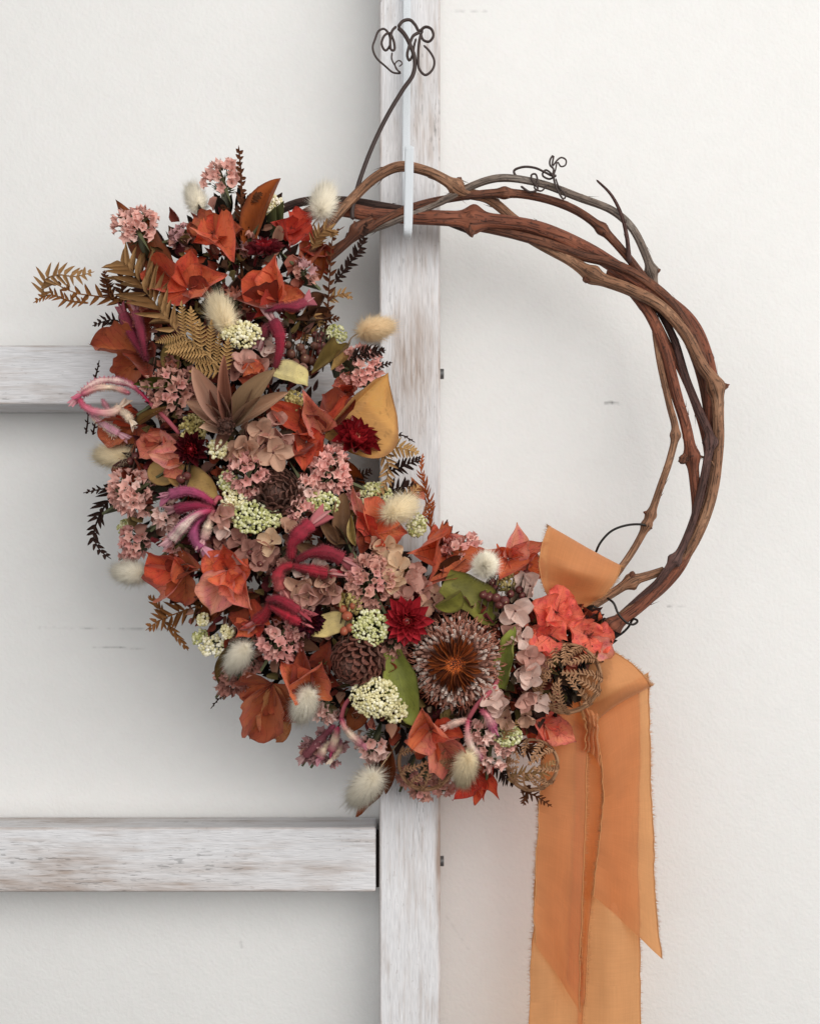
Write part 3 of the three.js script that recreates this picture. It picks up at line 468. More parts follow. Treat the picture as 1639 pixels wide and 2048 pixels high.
B(646, 868, 24, 'orange bougainvillea bloom with a tall salmon bract beside the amber leaf', 0, [603, 774, 52, 'sa', 34], [692, 786, 60, 'dk', 10], [699, 797, 26, 'md', 36], [538, 812, 50, 'md', 6], [590, 812, 46, 'dk', -4]);
B(690, 785, 6, undefined, 0, [700, 740, 48, 'sa'], [660, 770, 36, 'md'], [716, 790, 36, 'dk']);
B(612, 884, 26, undefined, 0, [575, 862, 42, 'md'], [602, 932, 50, 'md', 20], [645, 916, 56, 'md', 22], [570, 925, 40, 'dk'], [650, 872, 40, 'rd']);
B(372, 1142, 12, 'orange bougainvillea bloom behind the left bunny tail stem', 0, [296, 1108, 60, 'md', 14], [314, 1192, 70, 'sa', 20], [352, 1092, 52, 'dk', 4], [412, 1134, 54, 'bn', 6], [345, 1108, 50, 'br', 32], [370, 1215, 60, 'bn', -8]);
B(455, 1138, 36, 'large open orange bougainvillea bloom at the centre left', 0, [403, 1118, 54, 'br', 20], [482, 1196, 78, 'br', 30], [421, 1231, 70, 'pk', 10], [512, 1222, 56, 'sa', 6], [444, 1080, 48, 'md', 24], [516, 1136, 50, 'md', 8]);
B(500, 1240, 20, undefined, 0, [458, 1232, 42, 'dk'], [474, 1280, 46, 'br', 24], [542, 1246, 56, 'md'], [520, 1275, 40, 'rd']);
B(740, 1072, 26, 'deep orange bougainvillea bloom left of the right bunny tail', 0, [772, 1006, 72, 'br', 20], [775, 1098, 30, 'md', 36], [712, 1020, 36, 'rd', 10], [808, 1060, 60, 'or', 16], [720, 1110, 40, 'dk', -6]);
B(724, 1036, 34, undefined, 0, [700, 966, 22, 'pk', 30]);
B(888, 1092, 12, 'broad smooth orange bougainvillea bloom near the inner edge of the ring', 0, [784, 1112, 84, 'or', 28], [848, 1178, 88, 'or', 22], [930, 1074, 34, 'pk', 16], [870, 1046, 48, 'br', 12], [905, 1130, 50, 'md', 6]);
B(835, 985, -16, undefined, 0, [822, 955, 24, 'tn'], [846, 998, 22, 'sa'], [812, 990, 24, 'tn']);
B(1016, 1118, 8, 'light orange bougainvillea bloom left of the bow', 0, [953, 1090, 62, 'or', 18], [1037, 1046, 48, 'pk', 12], [1100, 1084, 44, 'sa', 14], [998, 1168, 66, 'or', 14], [1064, 1132, 56, 'sa', 20], [1090, 1150, 48, 'or', 2]);
B(1112, 1226, 30, 'wrinkled coral bougainvillea bloom under the bow', 1, [1056, 1214, 64, 'co', 22], [1126, 1172, 48, 'co', 20], [1168, 1230, 54, 'co', 16], [1090, 1255, 50, 'co', 24], [1140, 1250, 40, 'co']);
B(1098, 1274, 34, undefined, 1, [1062, 1300, 56, 'co', 16], [1124, 1240, 50, 'co', 30], [1100, 1318, 40, 'co', 20], [1070, 1262, 40, 'rd', 10]);
B(1178, 1272, 26, 'wrinkled coral bougainvillea bloom at the right end of the flowers', 1, [1130, 1252, 54, 'co', 18], [1226, 1276, 54, 'co', 14], [1217, 1316, 42, 'pk', 14], [1188, 1244, 46, 'co', 22], [1180, 1312, 40, 'co', 6]);
B(612, 1386, 24, 'two lobed orange bougainvillea bloom at the lower left', 0, [556, 1318, 64, 'or', 16], [646, 1306, 76, 'or', 18], [602, 1296, 44, 'dk', 4], [585, 1365, 40, 'dk', -4]);
B(546, 1366, 8, 'brownish orange bougainvillea bloom at the lower left edge', 0, [502, 1478, 82, 'bn', 14], [552, 1482, 70, 'tn', 4], [482, 1380, 52, 'bn', 10], [598, 1440, 60, 'bn', 0], [500, 1420, 60, 'bn', 6]);
B(862, 1462, 34, 'orange bougainvillea bloom below the banksia', 0, [838, 1408, 72, 'or', 16], [808, 1486, 56, 'sa', 22], [916, 1534, 74, 'sa', 16], [848, 1520, 58, 'or', 10], [928, 1472, 46, 'md', 6]);
B(945, 1536, 0, 'red orange bougainvillea bloom at the bottom of the wreath', 0, [904, 1604, 46, 'rd', 6], [946, 1612, 42, 'md', 4], [1002, 1598, 40, 'md', 4], [990, 1540, 54, 'rd', 10], [972, 1604, 40, 'br', 8]);
B(1088, 1448, 10, 'coral orange bougainvillea bloom under the fern curl', 0, [1152, 1482, 56, 'sa', 10], [1064, 1436, 46, 'co', 8], [1058, 1486, 50, 'md', 2], [1126, 1436, 40, 'co', 6], [1098, 1492, 46, 'sa', 6]);
B(512, 762, 30, undefined, 0, [500, 718, 42, 'or', 16], [482, 756, 30, 'dk'], [540, 780, 36, 'dk']);
B(1060, 1250, 18, undefined, 0, [1042, 1270, 46, 'sa'], [1076, 1285, 46, 'sa']);
B(905, 1128, 0, undefined, 0, [938, 1150, 44, 'md'], [880, 1170, 46, 'dk']);
B(640, 1340, -4, undefined, 0, [660, 1290, 44, 'dk'], [690, 1370, 40, 'dk']);
B(430, 640, 8, undefined, 0, [492, 652, 34, 'dk'], [400, 690, 36, 'dk'], [450, 700, 36, 'dk']);

// ---- statice heads
const floretV = [0, 1, 2, 3].map((k) => grid(10, 3, (i, v) => {
  const a = i * 6.28318, w = 0.30 * Math.sin(a * 5 + k) + 0.30 * (noise(Math.cos(a) * 2.5 + 9 * k, Math.sin(a) * 2.5, k) - 0.5), r = [0.06, 0.42, 0.78, 1.0][Math.round(v * 3)] * (1 + w * v * v), z = [-0.75, -0.15, 0.28, 0.38][Math.round(v * 3)] + v * v * 0.45 * Math.sin(a * 5 + 2 + k) + v * 0.15 * (noise(a * 2, k) - 0.5);
  return [V(Math.cos(a) * r, Math.sin(a) * r, z), i, v];
}, true));
const coneGeo = new THREE.ConeGeometry(1, 1, 5, 1); coneGeo.translate(0, 0.5, 0);
function statice(x, y, r, tone, { dz = 0, dir, size = 9.5, green = 0.5, flat = 0.75, label, nFront = 11, rx = 1, abs } = {}) {
  const c = abs !== undefined ? P(x, y, abs * S) : A(x, y, dz), { g, o } = flower('statice_head', c, label), ax = (dir ? V(dir[0], -dir[1], dir[2] ?? 0.6) : facing(x, y, 0.7)).normalize(), q = new THREE.Quaternion().setFromUnitVectors(V(0, 0, 1), ax);
  const n = Math.max(12, Math.round(2.2 * (r / size) ** 2)), list = [], mb = new MB(), cal = new MB(), R = r * S * 0.86, tones = [tone, tone, { pink: 'pale', pale: 'pink', dusty: 'rose', bright: 'pink', mauve: 'dusty', dull: 'dusty', rust: 'dull', rose: 'pink' }[tone]];
  for (let i = 0; i < n; i++) {
    if (rnd() < 0.12) continue; const t = 1 - 1.15 * (i + 0.5) / n, a = i * 2.39996 + rr(-0.4, 0.4), st = Math.sqrt(1 - t * t), d = V(st * Math.cos(a), st * Math.sin(a), t).applyQuaternion(q), p = V(d.x * R * rx, d.y * R, d.z * R * flat).multiplyScalar(rr(0.80, 1.04) + 0.45 * (noise(d.x * 2.2 + x, d.y * 2.2 + y, 3) - 0.4));
    list.push({ p, d: d.clone().add(V(gauss() * 0.5, gauss() * 0.5, 0.25)).normalize(), f: d.z + 0.15 * rnd(), s: size * S * (rnd() < 0.2 ? rr(0.5, 0.7) : rr(0.75, 1.2)) });
  }
  list.sort((a, b) => b.f - a.f);
  list.forEach((e, k) => {
    const m4 = aim(e.p, e.d, V(e.s, e.s, e.s * 1.25));
    if (k < nFront) { const m = mesh('floret', pick(floretV), M['statice_' + pick(tones)], g); m4.decompose(m.position, m.quaternion, m.scale); } else mb.add(pick(floretV), m4);
    const b = e.p.clone().addScaledVector(e.d, -e.s * 0.4); cal.hair(b.clone().addScaledVector(e.d, -e.s * 1.4), e.d, e.s * 1.7, e.s * 0.28);
  });
  mb.build('floret_mass', M['statice_' + tone], g, true);
  const back = ax.clone().multiplyScalar(-1);
  for (let k = 0; k < 10 + 40 * green; k++) { const a = rnd() * 6.283, e = V(Math.cos(a) * 0.8, Math.sin(a) * 0.8, rr(-1.6, 0.1)).applyQuaternion(q).normalize(); cal.hair(e.clone().multiplyScalar(R * 0.35).addScaledVector(back, R * rr(0, 0.7)), e.add(ax.clone().multiplyScalar(0.8)), R * rr(0.4, 0.75), R * 0.055); }
  cal.add(coneGeo, along(V(), back.clone().multiplyScalar(r * 2 * S).add(V(0, 0, -10 * S)), 4 * S, V(0.2, 0.3, 1)));
  cal.build('calyx', M.calyx, g, true);
}
statice(446, 360, 40, 'pink', { abs: 40, dir: [0.1, -0.8, 0.8], green: 1, label: 'tall pink statice head at the very top' });
statice(272, 455, 42, 'pink', { abs: 72, dir: [0, -0.7, 0.7], green: 1, rx: 1.1, flat: 0.6, label: 'pale pink statice head in front of the wavy brown leaf' });
statice(368, 472, 26, 'mauve', { dz: -10, green: 0.8 });
statice(605, 545, 25, 'mauve', { dz: 14 });
statice(492, 490, 26, 'mauve', { dz: -10 });
statice(340, 785, 46, 'dusty', { dz: 16, label: 'dusty salmon statice head right of the pale kangaroo paw' });
statice(385, 760, 24, 'dull', { dz: 4 });
statice(268, 985, 52, 'pink', { dz: 24, size: 10.5, nFront: 16, label: 'full pink statice head at the left edge' });
statice(335, 1030, 26, 'pale', { dz: 22, green: 1 });
statice(275, 1082, 36, 'rose', { dz: 4, green: 0.8 }); statice(262, 1108, 22, 'rose', { dz: 0 }); statice(352, 1085, 22, 'rose', { dz: 14, green: 0.9 });
statice(496, 952, 46, 'rose', { dz: 34, nFront: 15, label: 'rose pink statice head left of the upper pine cone' });
statice(655, 945, 46, 'bright', { dz: 36, nFront: 16, label: 'bright pink statice head below the deep red strawflower' }); statice(612, 975, 26, 'pink', { dz: 28 }); statice(660, 905, 24, 'pink', { dz: 28 });
statice(594, 1022, 28, 'rose', { dz: 30 });
statice(735, 1160, 54, 'dusty', { dz: 34, nFront: 18, label: 'dusty pink statice head at the centre' });
statice(715, 735, 46, 'bright', { dz: 18, nFront: 14, label: 'bright pink statice head beside the amber leaf tip' });
statice(914, 1118, 40, 'rose', { dz: 26, nFront: 12, label: 'rose statice head left of the round bunny tail' }); statice(935, 1090, 22, 'rose', { dz: 18 });
statice(556, 1285, 38, 'rose', { dz: 16, green: 0.9 }); statice(590, 1255, 20, 'rose', { dz: 16 });
statice(478, 1352, 40, 'dull', { dz: 0 }); statice(455, 1365, 26, 'dusty', { dz: -4 }); statice(500, 1320, 26, 'dull', { dz: 4 });
statice(470, 608, 26, 'rust', { dz: 10 });
statice(980, 1500, 40, 'pink', { dz: 24, nFront: 13, label: 'pink statice head above the bottom fern curl' }); statice(960, 1462, 26, 'pink', { dz: 26 }); statice(1010, 1480, 24, 'pale', { dz: 22 });
statice(652, 1490, 40, 'mauve', { dz: 4 }); statice(625, 1500, 26, 'mauve', { dz: -8 });
statice(745, 1490, 34, 'pale', { dz: 4, green: 1.6, dir: [-0.3, 0.9, 0.4] }); statice(765, 1530, 28, 'pink', { dz: -2, green: 1.4, dir: [-0.2, 0.9, 0.4] });
statice(845, 1568, 32, 'dusty', { dz: -4, dir: [0, 0.8, 0.5] }); statice(815, 1548, 26, 'dusty', { dz: -4 }); statice(888, 1570, 24, 'dusty', { dz: -8, dir: [0, 0.8, 0.5] });
statice(650, 1420, 26, 'pale', { dz: 12, green: 1.8, dir: [0, 0.8, 0.4] });
statice(785, 1290, 32, 'dull', { dz: 0 }); statice(560, 1130, 24, 'dull', { dz: 4 }); statice(345, 725, 22, 'rust', { dz: 0 }); statice(700, 1005, 22, 'dusty', { dz: 10 });

// ---- yarrow and rice flower heads: hundreds of tiny buds on forked stems
const budGeo = new THREE.IcosahedronGeometry(1, 1);
function yarrow(x, y, r, { dz = 10, ry = 1, tone = 'cream', dir, label, abs, stem } = {}) {
  const c = abs !== undefined ? P(x, y, abs * S) : A(x, y, dz), { g, o } = flower('yarrow_head', c, label), ax = (dir ? V(dir[0], -dir[1], dir[2] ?? 0.8) : facing(x, y, 0.6)).normalize(), mb = new MB(), st = new MB();
  const cols = { cream: ['#e2dab0', '#d3ca9a', '#ece6c8', '#c6bb86'], green: ['#cfcd9e', '#bcbb80', '#dedcb8', '#a3a364'], olive: ['#b5a56a', '#98884c', '#c9b980', '#7d6c3a'], white: ['#f0ead0', '#e0d8b0', '#faf6e6', '#c8c090'] }[tone].map(C);
  const n = Math.round(0.20 * r * r * ry) + 30;
  for (let i = 0; i < n; i++) {
    const a = rnd() * 6.283, q = Math.sqrt(rnd()), h = Math.sqrt(1 - q * q * 0.9) * (0.75 + 0.5 * noise(q * Math.cos(a) * 3 + x, q * Math.sin(a) * 3 + y, 2)), p = V(Math.cos(a) * q * r * S, Math.sin(a) * q * r * ry * S, h * r * 0.42 * S + gauss() * 2 * S).addScaledVector(ax, 4 * S);
    const s = rr(1.8, 4.0) * S; mb.add(budGeo, aim(p, V(gauss(), gauss(), 2).normalize(), V(s, s, s * rr(0.8, 1.1))), pick(cols));
    if (i % 3 === 0) { const b = p.clone().multiplyScalar(0.3).addScaledVector(ax, -r * 0.7 * S); st.hair(b, p.clone().sub(b), p.distanceTo(b), 1.0 * S); }
  }
  mb.build('bud_cluster', M.bud, g, true);
  const e = stem ? P(stem[0], stem[1], (stem[2] ?? 0) * S).sub(o) : ax.clone().multiplyScalar(-1.6 * r * S); st.add(coneGeo, along(ax.clone().multiplyScalar(-0.4 * r * S), e, 2.5 * S, V(0.3, 0.2, 1)));
  st.build('stem', M.stem_green, g, true);
}
yarrow(485, 672, 42, { ry: 0.6, dz: 30, label: 'cream yarrow head beside the yellowish bunny tail' });
yarrow(545, 415, 22, { tone: 'white', abs: 30, dir: [0.2, -0.8, 0.6], stem: [565, 520, 10], label: 'small white yarrow sprig at the top' });
yarrow(530, 435, 12, { tone: 'cream', abs: 26, stem: [560, 520, 10] });
yarrow(664, 672, 26, { tone: 'green', ry: 0.8, dz: 10 }); yarrow(588, 802, 18, { tone: 'olive', dz: 22 });
yarrow(392, 858, 28, { tone: 'olive', dz: 24 }); yarrow(437, 898, 19, { tone: 'cream', dz: 38 });
yarrow(455, 962, 18, { tone: 'green', dz: 30 }); yarrow(470, 1000, 23, { tone: 'cream', dz: 30 }); yarrow(503, 1035, 34, { tone: 'green', ry: 0.9, dz: 34, label: 'pale green yarrow head below the rose pink statice' }); yarrow(546, 1038, 19, { tone: 'green', dz: 32 });
yarrow(645, 1008, 32, { tone: 'green', ry: 0.7, dz: 28 }); yarrow(748, 994, 34, { tone: 'green', ry: 0.8, dz: 22, label: 'pale yarrow head above the right bunny tail' }); yarrow(832, 1052, 20, { tone: 'green', ry: 1.2, dz: 26 });
yarrow(740, 1255, 34, { tone: 'green', dz: 40, label: 'pale yarrow head above the lower pine cone' });
yarrow(748, 1392, 46, { ry: 0.85, dz: 36, dir: [0.2, 0.2, 1], label: 'large cream yarrow head left of the green leaf' }); yarrow(790, 1418, 24, { dz: 26 });
yarrow(430, 1290, 28, { tone: 'white', ry: 0.8, dz: 6 }); yarrow(405, 1275, 18, { tone: 'green', dz: 2 }); yarrow(456, 1262, 13, { tone: 'cream', dz: 16 }); yarrow(408, 1238, 12, { tone: 'cream', dz: 6 });
yarrow(1012, 1468, 28, { tone: 'green', ry: 0.8, dz: 30 }); yarrow(1022, 1168, 30, { tone: 'olive', ry: 0.8, dz: 14 }); yarrow(255, 1055, 16, { tone: 'green', dz: 0 }); yarrow(700, 1208, 22, { tone: 'olive', dz: 24 });

// ---- bunny tails
const coreGeo = new THREE.SphereGeometry(1, 18, 14);
function bunny(b, t, r, tone, { label, stem, awn = 1, n = 4200 } = {}) { // b and t: base and tip [x, y, z] with z over the canes in pixels
  r *= 0.88; const B0 = P(b[0], b[1], b[2] * S), T0 = P(t[0], t[1], t[2] * S), o = B0.clone().lerp(T0, 0.45), g = part('bunny_tail', o, label), ax = T0.clone().sub(B0), L = ax.length() * 0.5, R = r * S; ax.normalize();
  const m4 = basis(ax, V(0.1, 0.2, 1)), core = mesh('seed_head', coreGeo, M.tail_core, g); core.quaternion.setFromRotationMatrix(m4); core.scale.set(R * 0.42, L * 0.66, R * 0.42);
  const mb = new MB();
  for (let i = 0; i < n; i++) {
    const y = 1 - 2 * (i + 0.5) / n, a = i * 2.39996, s = Math.sqrt(1 - y * y), nrm = V(s * Math.cos(a), y, s * Math.sin(a)).applyMatrix4(m4).normalize(), p = V(s * Math.cos(a) * R * 0.40, y * L * 0.64, s * Math.sin(a) * R * 0.40).applyMatrix4(m4);
    const d = nrm.clone().multiplyScalar(1).addScaledVector(ax, 1.0 + 0.35 * y).add(V(gauss(), gauss(), gauss()).multiplyScalar(0.38));
    { const k = rr(0.78, 1.0); mb.hair(p, d, R * (rnd() < 0.2 ? rr(0.9, 1.3) : rr(0.5, 0.95)), 0.36 * S, { r: k, g: k * 0.985, b: k * 0.95 }); }
  }
  for (let i = 0; i < 90 * awn; i++) { const a = rnd() * 6.283, y = rr(-0.2, 0.9), s = Math.sqrt(1 - y * y), p = V(s * Math.cos(a) * R * 0.6, y * L * 0.78, s * Math.sin(a) * R * 0.6).applyMatrix4(m4), d = p.clone().normalize().addScaledVector(ax, 1.5); mb.hair(p, d, R * rr(0.9, 1.6), 0.32 * S); }
  mb.build('hair', M['hair_' + tone], g, true);
  const e = stem ? P(stem[0], stem[1], (stem[2] ?? 0) * S) : B0.clone().addScaledVector(ax, -40 * S).add(V(0, 0, -20 * S)), q = [B0.clone().addScaledVector(ax, L * 0.2), B0.clone().lerp(e, 0.5).add(V(0, 2 * S, 3 * S)), e].map((v) => v.sub(o));
  mesh('stem', tube(q, 1.3 * S, { seg: 16, radial: 6 }), M.stem_tan, g);
}
bunny([402, 428, 42], [380, 368, 48], 25, 'white', { label: 'white bunny tail left of the tallest statice', stem: [430, 500, 20] });
bunny([638, 438, 46], [655, 370, 56], 32, 'white', { label: 'white bunny tail beside the canes at the upper right', stem: [612, 470, 10] });
bunny([457, 668, 150], [428, 590, 160], 32, 'cream', { label: 'yellowish bunny tail in the upper middle with long awns', stem: [480, 700, 90], awn: 2 });
bunny([712, 666, 70], [790, 650, 66], 29, 'tan', { label: 'tan bunny tail in front of the ladder upright', stem: [695, 690, 40] });
bunny([266, 914, 52], [186, 910, 46], 30, 'cream', { label: 'grey cream bunny tail at the left, below the pale kangaroo paw', stem: [300, 920, 40] });
bunny([300, 1150, 66], [222, 1142, 60], 29, 'white', { label: 'white bunny tail pointing left at the lower left edge', stem: [420, 1140, 110], awn: 1.4 });
bunny([766, 1036, 110], [830, 1003, 108], 33, 'cream', { label: 'cream bunny tail on the inner edge of the flowers', stem: [745, 1055, 80] });
bunny([962, 1138, 90], [976, 1122, 150], 29, 'white', { label: 'round bunny tail facing forward left of the bow', awn: 2 });
bunny([498, 1284, 112], [457, 1344, 118], 29, 'white', { label: 'white bunny tail above the brownish bougainvillea', stem: [530, 1265, 70] });
bunny([622, 1372, 124], [596, 1446, 130], 30, 'white', { label: 'white bunny tail across the two lobed bougainvillea', stem: [702, 1362, 100], awn: 2 });
bunny([936, 1500, 128], [922, 1575, 128], 28, 'cream', { label: 'bunny tail hanging under the pink kangaroo paw', awn: 1.5 });
bunny([758, 1540, 70], [700, 1612, 66], 37, 'white', { label: 'large bunny tail lowest on the wreath', stem: [800, 1480, 40] });

// ---- kangaroo paws: felted tubes that split at the mouth
const lobeGeo = leaf({ prof: 'lance', nu: 4, nv: 6, bend: 0.5, cup: 0.6 });
function paw(tubes, label, stem) {                                // tube: { p: [[x, y, z]..], r, a, b, c: tube colours, tip, lobes }
  const first = tubes[0].p[0], o = A(first[0], first[1], first[2] ?? 30), g = part('kangaroo_paw', o, label);
  for (const t of tubes) {
    const q = t.p.map(([x, y, z]) => A(x, y, z ?? 34).sub(o)), a = C(t.a), b = C(t.b ?? t.a), c = C(t.c ?? t.b ?? t.a), ph = rnd() * 9, r = t.r * 0.66 * S;
    const col = (v, w = 0) => { let k = v < 0.5 ? mixC(a, b, v * 2) : mixC(b, c, v * 2 - 1); if (t.stripe) k = mixC(k, C(t.stripe), step(0.2, 0.9, Math.sin(w + ph)) * step(0.15, 0.4, v)); return k.clone().multiplyScalar(0.68 + 0.55 * noise(v * 14 + ph, w * 1.5, ph)); };
    const geo = tube(q, (v, w) => r * (0.46 + 0.52 * step(0, 0.75, v)) * (1 + 0.10 * Math.sin(w * 3 + ph) + 0.30 * (noise(v * 9, ph) - 0.5) + 0.22 * (noise(v * 22, w * 1.2, ph) - 0.5)) * (v > 0.97 ? 0.92 : 1), { seg: 26, radial: 10, color: col });
    const f = mesh('flower_tube', geo, M.paw, g), cv = geo.userData.curve, mb = new MB(), p = geo.attributes.position, n = geo.attributes.normal, pv = V(), nv = V();
    for (let i = 0; i < 1500; i++) { const k = Math.floor(rnd() * p.count); pv.fromBufferAttribute(p, k).add(V(gauss(), gauss(), gauss()).multiplyScalar(0.9 * S)); nv.fromBufferAttribute(n, k).add(V(gauss(), gauss(), gauss()).multiplyScalar(0.45)); mb.hair(pv, nv, rr(2.5, 6) * S, 0.34 * S, mixC(col(Math.floor(k / 11) / 26), C('#f6c0bc'), 0.06)); }
    mb.build('felt_hair', M.paw, g, true);
    const e = cv.getPointAt(1), d = cv.getTangentAt(1), lc = C(t.tip ?? t.c ?? t.a), nl = t.lobes ?? 4, x = V(0, 0, 1).cross(d).normalize(), y = d.clone().cross(x);
    const lb = new MB();
    for (let k = 0; k < nl; k++) { const w = k / nl * 6.283 + ph, out = x.clone().multiplyScalar(Math.cos(w)).addScaledVector(y, Math.sin(w)), bs = e.clone().addScaledVector(out, r * 0.45).addScaledVector(d, -r * 0.5), tp = bs.clone().addScaledVector(d, r * rr(2.6, 4.2)).addScaledVector(out, r * rr(0.6, 2.4)); lb.add(lobeGeo, along(bs, tp, r * rr(0.9, 1.2), out.clone().negate()), mixC(lc, C('#f4d8d0'), rr(0, 0.35))); }
    for (let k = 0; k < 4; k++) lb.hair(e.clone().addScaledVector(d, -r), d.clone().add(V(gauss() * 0.2, gauss() * 0.2, gauss() * 0.2)), r * 3.0, 0.9 * S, C('#e8cfc0'));
    lb.build('petal_tip', M.paw, g);
  }
  if (stem) { const q = stem.map(([x, y, z]) => A(x, y, z ?? 20).sub(o)); const sg = tube(q, 4.2 * S, { seg: 24, radial: 8, color: () => C('#a8525c') }); mesh('stem', sg, M.paw, g); }
  return g;
}
const MG = '#7c1632', RD = '#8c1428', PL = '#96365c', CRM = '#e8d4bc', PKW = '#d47888', HOT = '#c02a5a';
paw([
  { p: [[300, 806, 40], [278, 782, 52], [240, 762, 60], [200, 762, 62], [168, 782, 60], [158, 794, 58]], r: 11, a: '#b8204c', b: '#c8738a', c: '#d88a9a', stripe: '#e8c8c0' },
  { p: [[258, 786, 62], [228, 776, 70], [195, 776, 74], [162, 790, 70]], r: 9, a: PKW, b: CRM, c: '#c85878' },
  { p: [[160, 796, 60], [168, 812, 72], [195, 824, 76], [228, 824, 74], [242, 812, 66]], r: 10, a: '#cc3a66', b: '#d98a98', c: CRM },
  { p: [[176, 812, 50], [192, 836, 58], [214, 852, 60], [240, 868, 56]], r: 12, a: '#c0708a', b: '#b88898', c: '#c98aa0', stripe: CRM },
  { p: [[205, 800, 50], [222, 830, 52], [222, 858, 50], [226, 872, 48]], r: 9, a: '#b87888', b: '#cfa0a4', c: CRM },
  { p: [[236, 818, 54], [256, 832, 56], [262, 842, 54]], r: 9, a: '#d2a0a0', b: CRM, c: CRM },
], 'pale pink and white kangaroo paw jutting out at the left', [[300, 806, 40], [330, 835, 34], [360, 868, 26]]);
paw([
  { p: [[296, 722, 24], [276, 690, 34], [260, 660, 42], [248, 628, 44]], r: 15, a: '#64122a', b: '#7e2038', c: '#984052', lobes: 6 },
  { p: [[292, 715, 30], [286, 680, 44], [280, 648, 46], [272, 622, 46]], r: 12, a: '#70162c', b: '#8c2c44', c: '#ac5866', lobes: 5 },
  { p: [[262, 662, 44], [250, 672, 46], [240, 664, 44]], r: 8, a: '#a33a50', b: '#b85a64', c: '#c07078' },
], 'dark magenta kangaroo paw at the left edge, below the fern');
paw([
  { p: [[550, 738, 44], [560, 700, 56], [558, 664, 60], [545, 640, 54]], r: 16, a: '#5c0e1e', b: '#921832', c: '#741c32' },
  { p: [[532, 622, 60], [560, 614, 66], [590, 614, 62], [610, 604, 54]], r: 13, a: '#701430', b: '#801a34', c: '#9a3a4e' },
  { p: [[545, 648, 44], [530, 660, 46], [525, 676, 44]], r: 13, a: '#5c1020', b: '#6e1428', c: '#5c1020' },
], 'deep red kangaroo paw hanging in the upper middle');
paw([
  { p: [[428, 1008, 50], [400, 988, 60], [370, 982, 62], [340, 990, 56]], r: 13, a: '#9c1f48', b: '#a8486c', c: '#a85474' },
  { p: [[424, 1016, 52], [398, 1012, 62], [372, 1014, 60], [352, 1018, 52]], r: 13, a: '#8c1836', b: '#8e2044', c: '#7c2440' },
  { p: [[424, 1020, 56], [394, 1028, 72], [368, 1050, 74], [344, 1078, 64]], r: 14, a: '#b02c50', b: '#b8688a', c: '#c88a98', stripe: '#ecd6c8' },
  { p: [[416, 1026, 50], [392, 1050, 58], [390, 1078, 58], [406, 1096, 50]], r: 13, a: '#94284e', b: '#a04870', c: '#a8587c' },
  { p: [[428, 1022, 56], [418, 1048, 62], [408, 1078, 56]], r: 10, a: '#c06070', b: CRM, c: '#d8a0a4' },
], 'purple pink kangaroo paw fanned out on the left', [[428, 1008, 50], [436, 995, 44], [450, 1010, 20]]);
paw([
  { p: [[584, 1118, 44], [584, 1090, 58], [600, 1066, 64], [622, 1048, 58]], r: 19, a: RD, b: '#8e1c30', c: '#98283a', lobes: 5 },
  { p: [[592, 1122, 46], [622, 1106, 62], [654, 1104, 64], [684, 1118, 52]], r: 18, a: '#6c0e1e', b: '#7c1628', c: '#8a2434', lobes: 5 },
  { p: [[588, 1132, 46], [612, 1138, 54], [640, 1144, 52], [654, 1146, 48]], r: 15, a: RD, b: '#9a182c', c: RD, lobes: 3 },
  { p: [[586, 1130, 44], [562, 1138, 50], [556, 1158, 50], [566, 1180, 46]], r: 16, a: '#981628', b: '#94202f', c: '#b05a54', lobes: 4 },
], 'bright red kangaroo paw at the centre');
paw([
  { p: [[534, 1200, 48], [556, 1198, 56], [580, 1210, 56], [598, 1222, 50]], r: 15, a: '#84122a', b: '#8c162c', c: '#942a38', lobes: 5 },
  { p: [[540, 1212, 46], [562, 1224, 54], [584, 1236, 52], [602, 1244, 46]], r: 15, a: RD, b: '#9c1428', c: '#b02038', lobes: 4 },
  { p: [[542, 1206, 40], [530, 1228, 40], [512, 1244, 34]], r: 16, a: '#8e1424', b: '#8a1422', c: '#942026' },
], 'dark red kangaroo paw below the bright red one');
paw([
  { p: [[682, 1436, 34], [690, 1456, 44], [706, 1474, 46], [722, 1488, 42]], r: 9, a: '#c8406c', b: CRM, c: '#c87088' },
  { p: [[676, 1456, 34], [672, 1474, 44], [663, 1502, 46]], r: 9, a: '#c03a64', b: CRM, c: '#b03060', lobes: 2 },
  { p: [[668, 1452, 26], [648, 1472, 30], [626, 1496, 28], [608, 1514, 20]], r: 11, a: '#a84a64', b: '#8c5058', c: '#7c4048' },
  { p: [[662, 1484, 34], [648, 1500, 36], [640, 1516, 32]], r: 9, a: CRM, b: CRM, c: '#a84468', lobes: 2 },
  { p: [[680, 1480, 24], [676, 1500, 26], [664, 1516, 22]], r: 8, a: '#b0647c', b: CRM, c: CRM, lobes: 3 },
], 'cream and pink kangaroo paw at the lower left', [[682, 1436, 34], [690, 1410, 30], [704, 1392, 16]]);
paw([
  { p: [[936, 1438, 48], [934, 1466, 62], [942, 1494, 64], [960, 1516, 56]], r: 10, a: HOT, b: '#ecdccb', c: '#b03a72', lobes: 2 },
  { p: [[962, 1420, 50], [974, 1432, 60], [986, 1456, 54]], r: 9.5, a: '#d05878', b: '#e0a8a8', c: '#c84c84', lobes: 2 },
  { p: [[935, 1440, 44], [915, 1444, 50], [896, 1452, 44]], r: 7, a: '#dca8a0', b: '#e8c8b8', c: '#e8cabc', lobes: 6 },
], 'pink and white kangaroo paw below the banksia', [[936, 1438, 48], [955, 1408, 56], [984, 1378, 50], [996, 1358, 40]]);

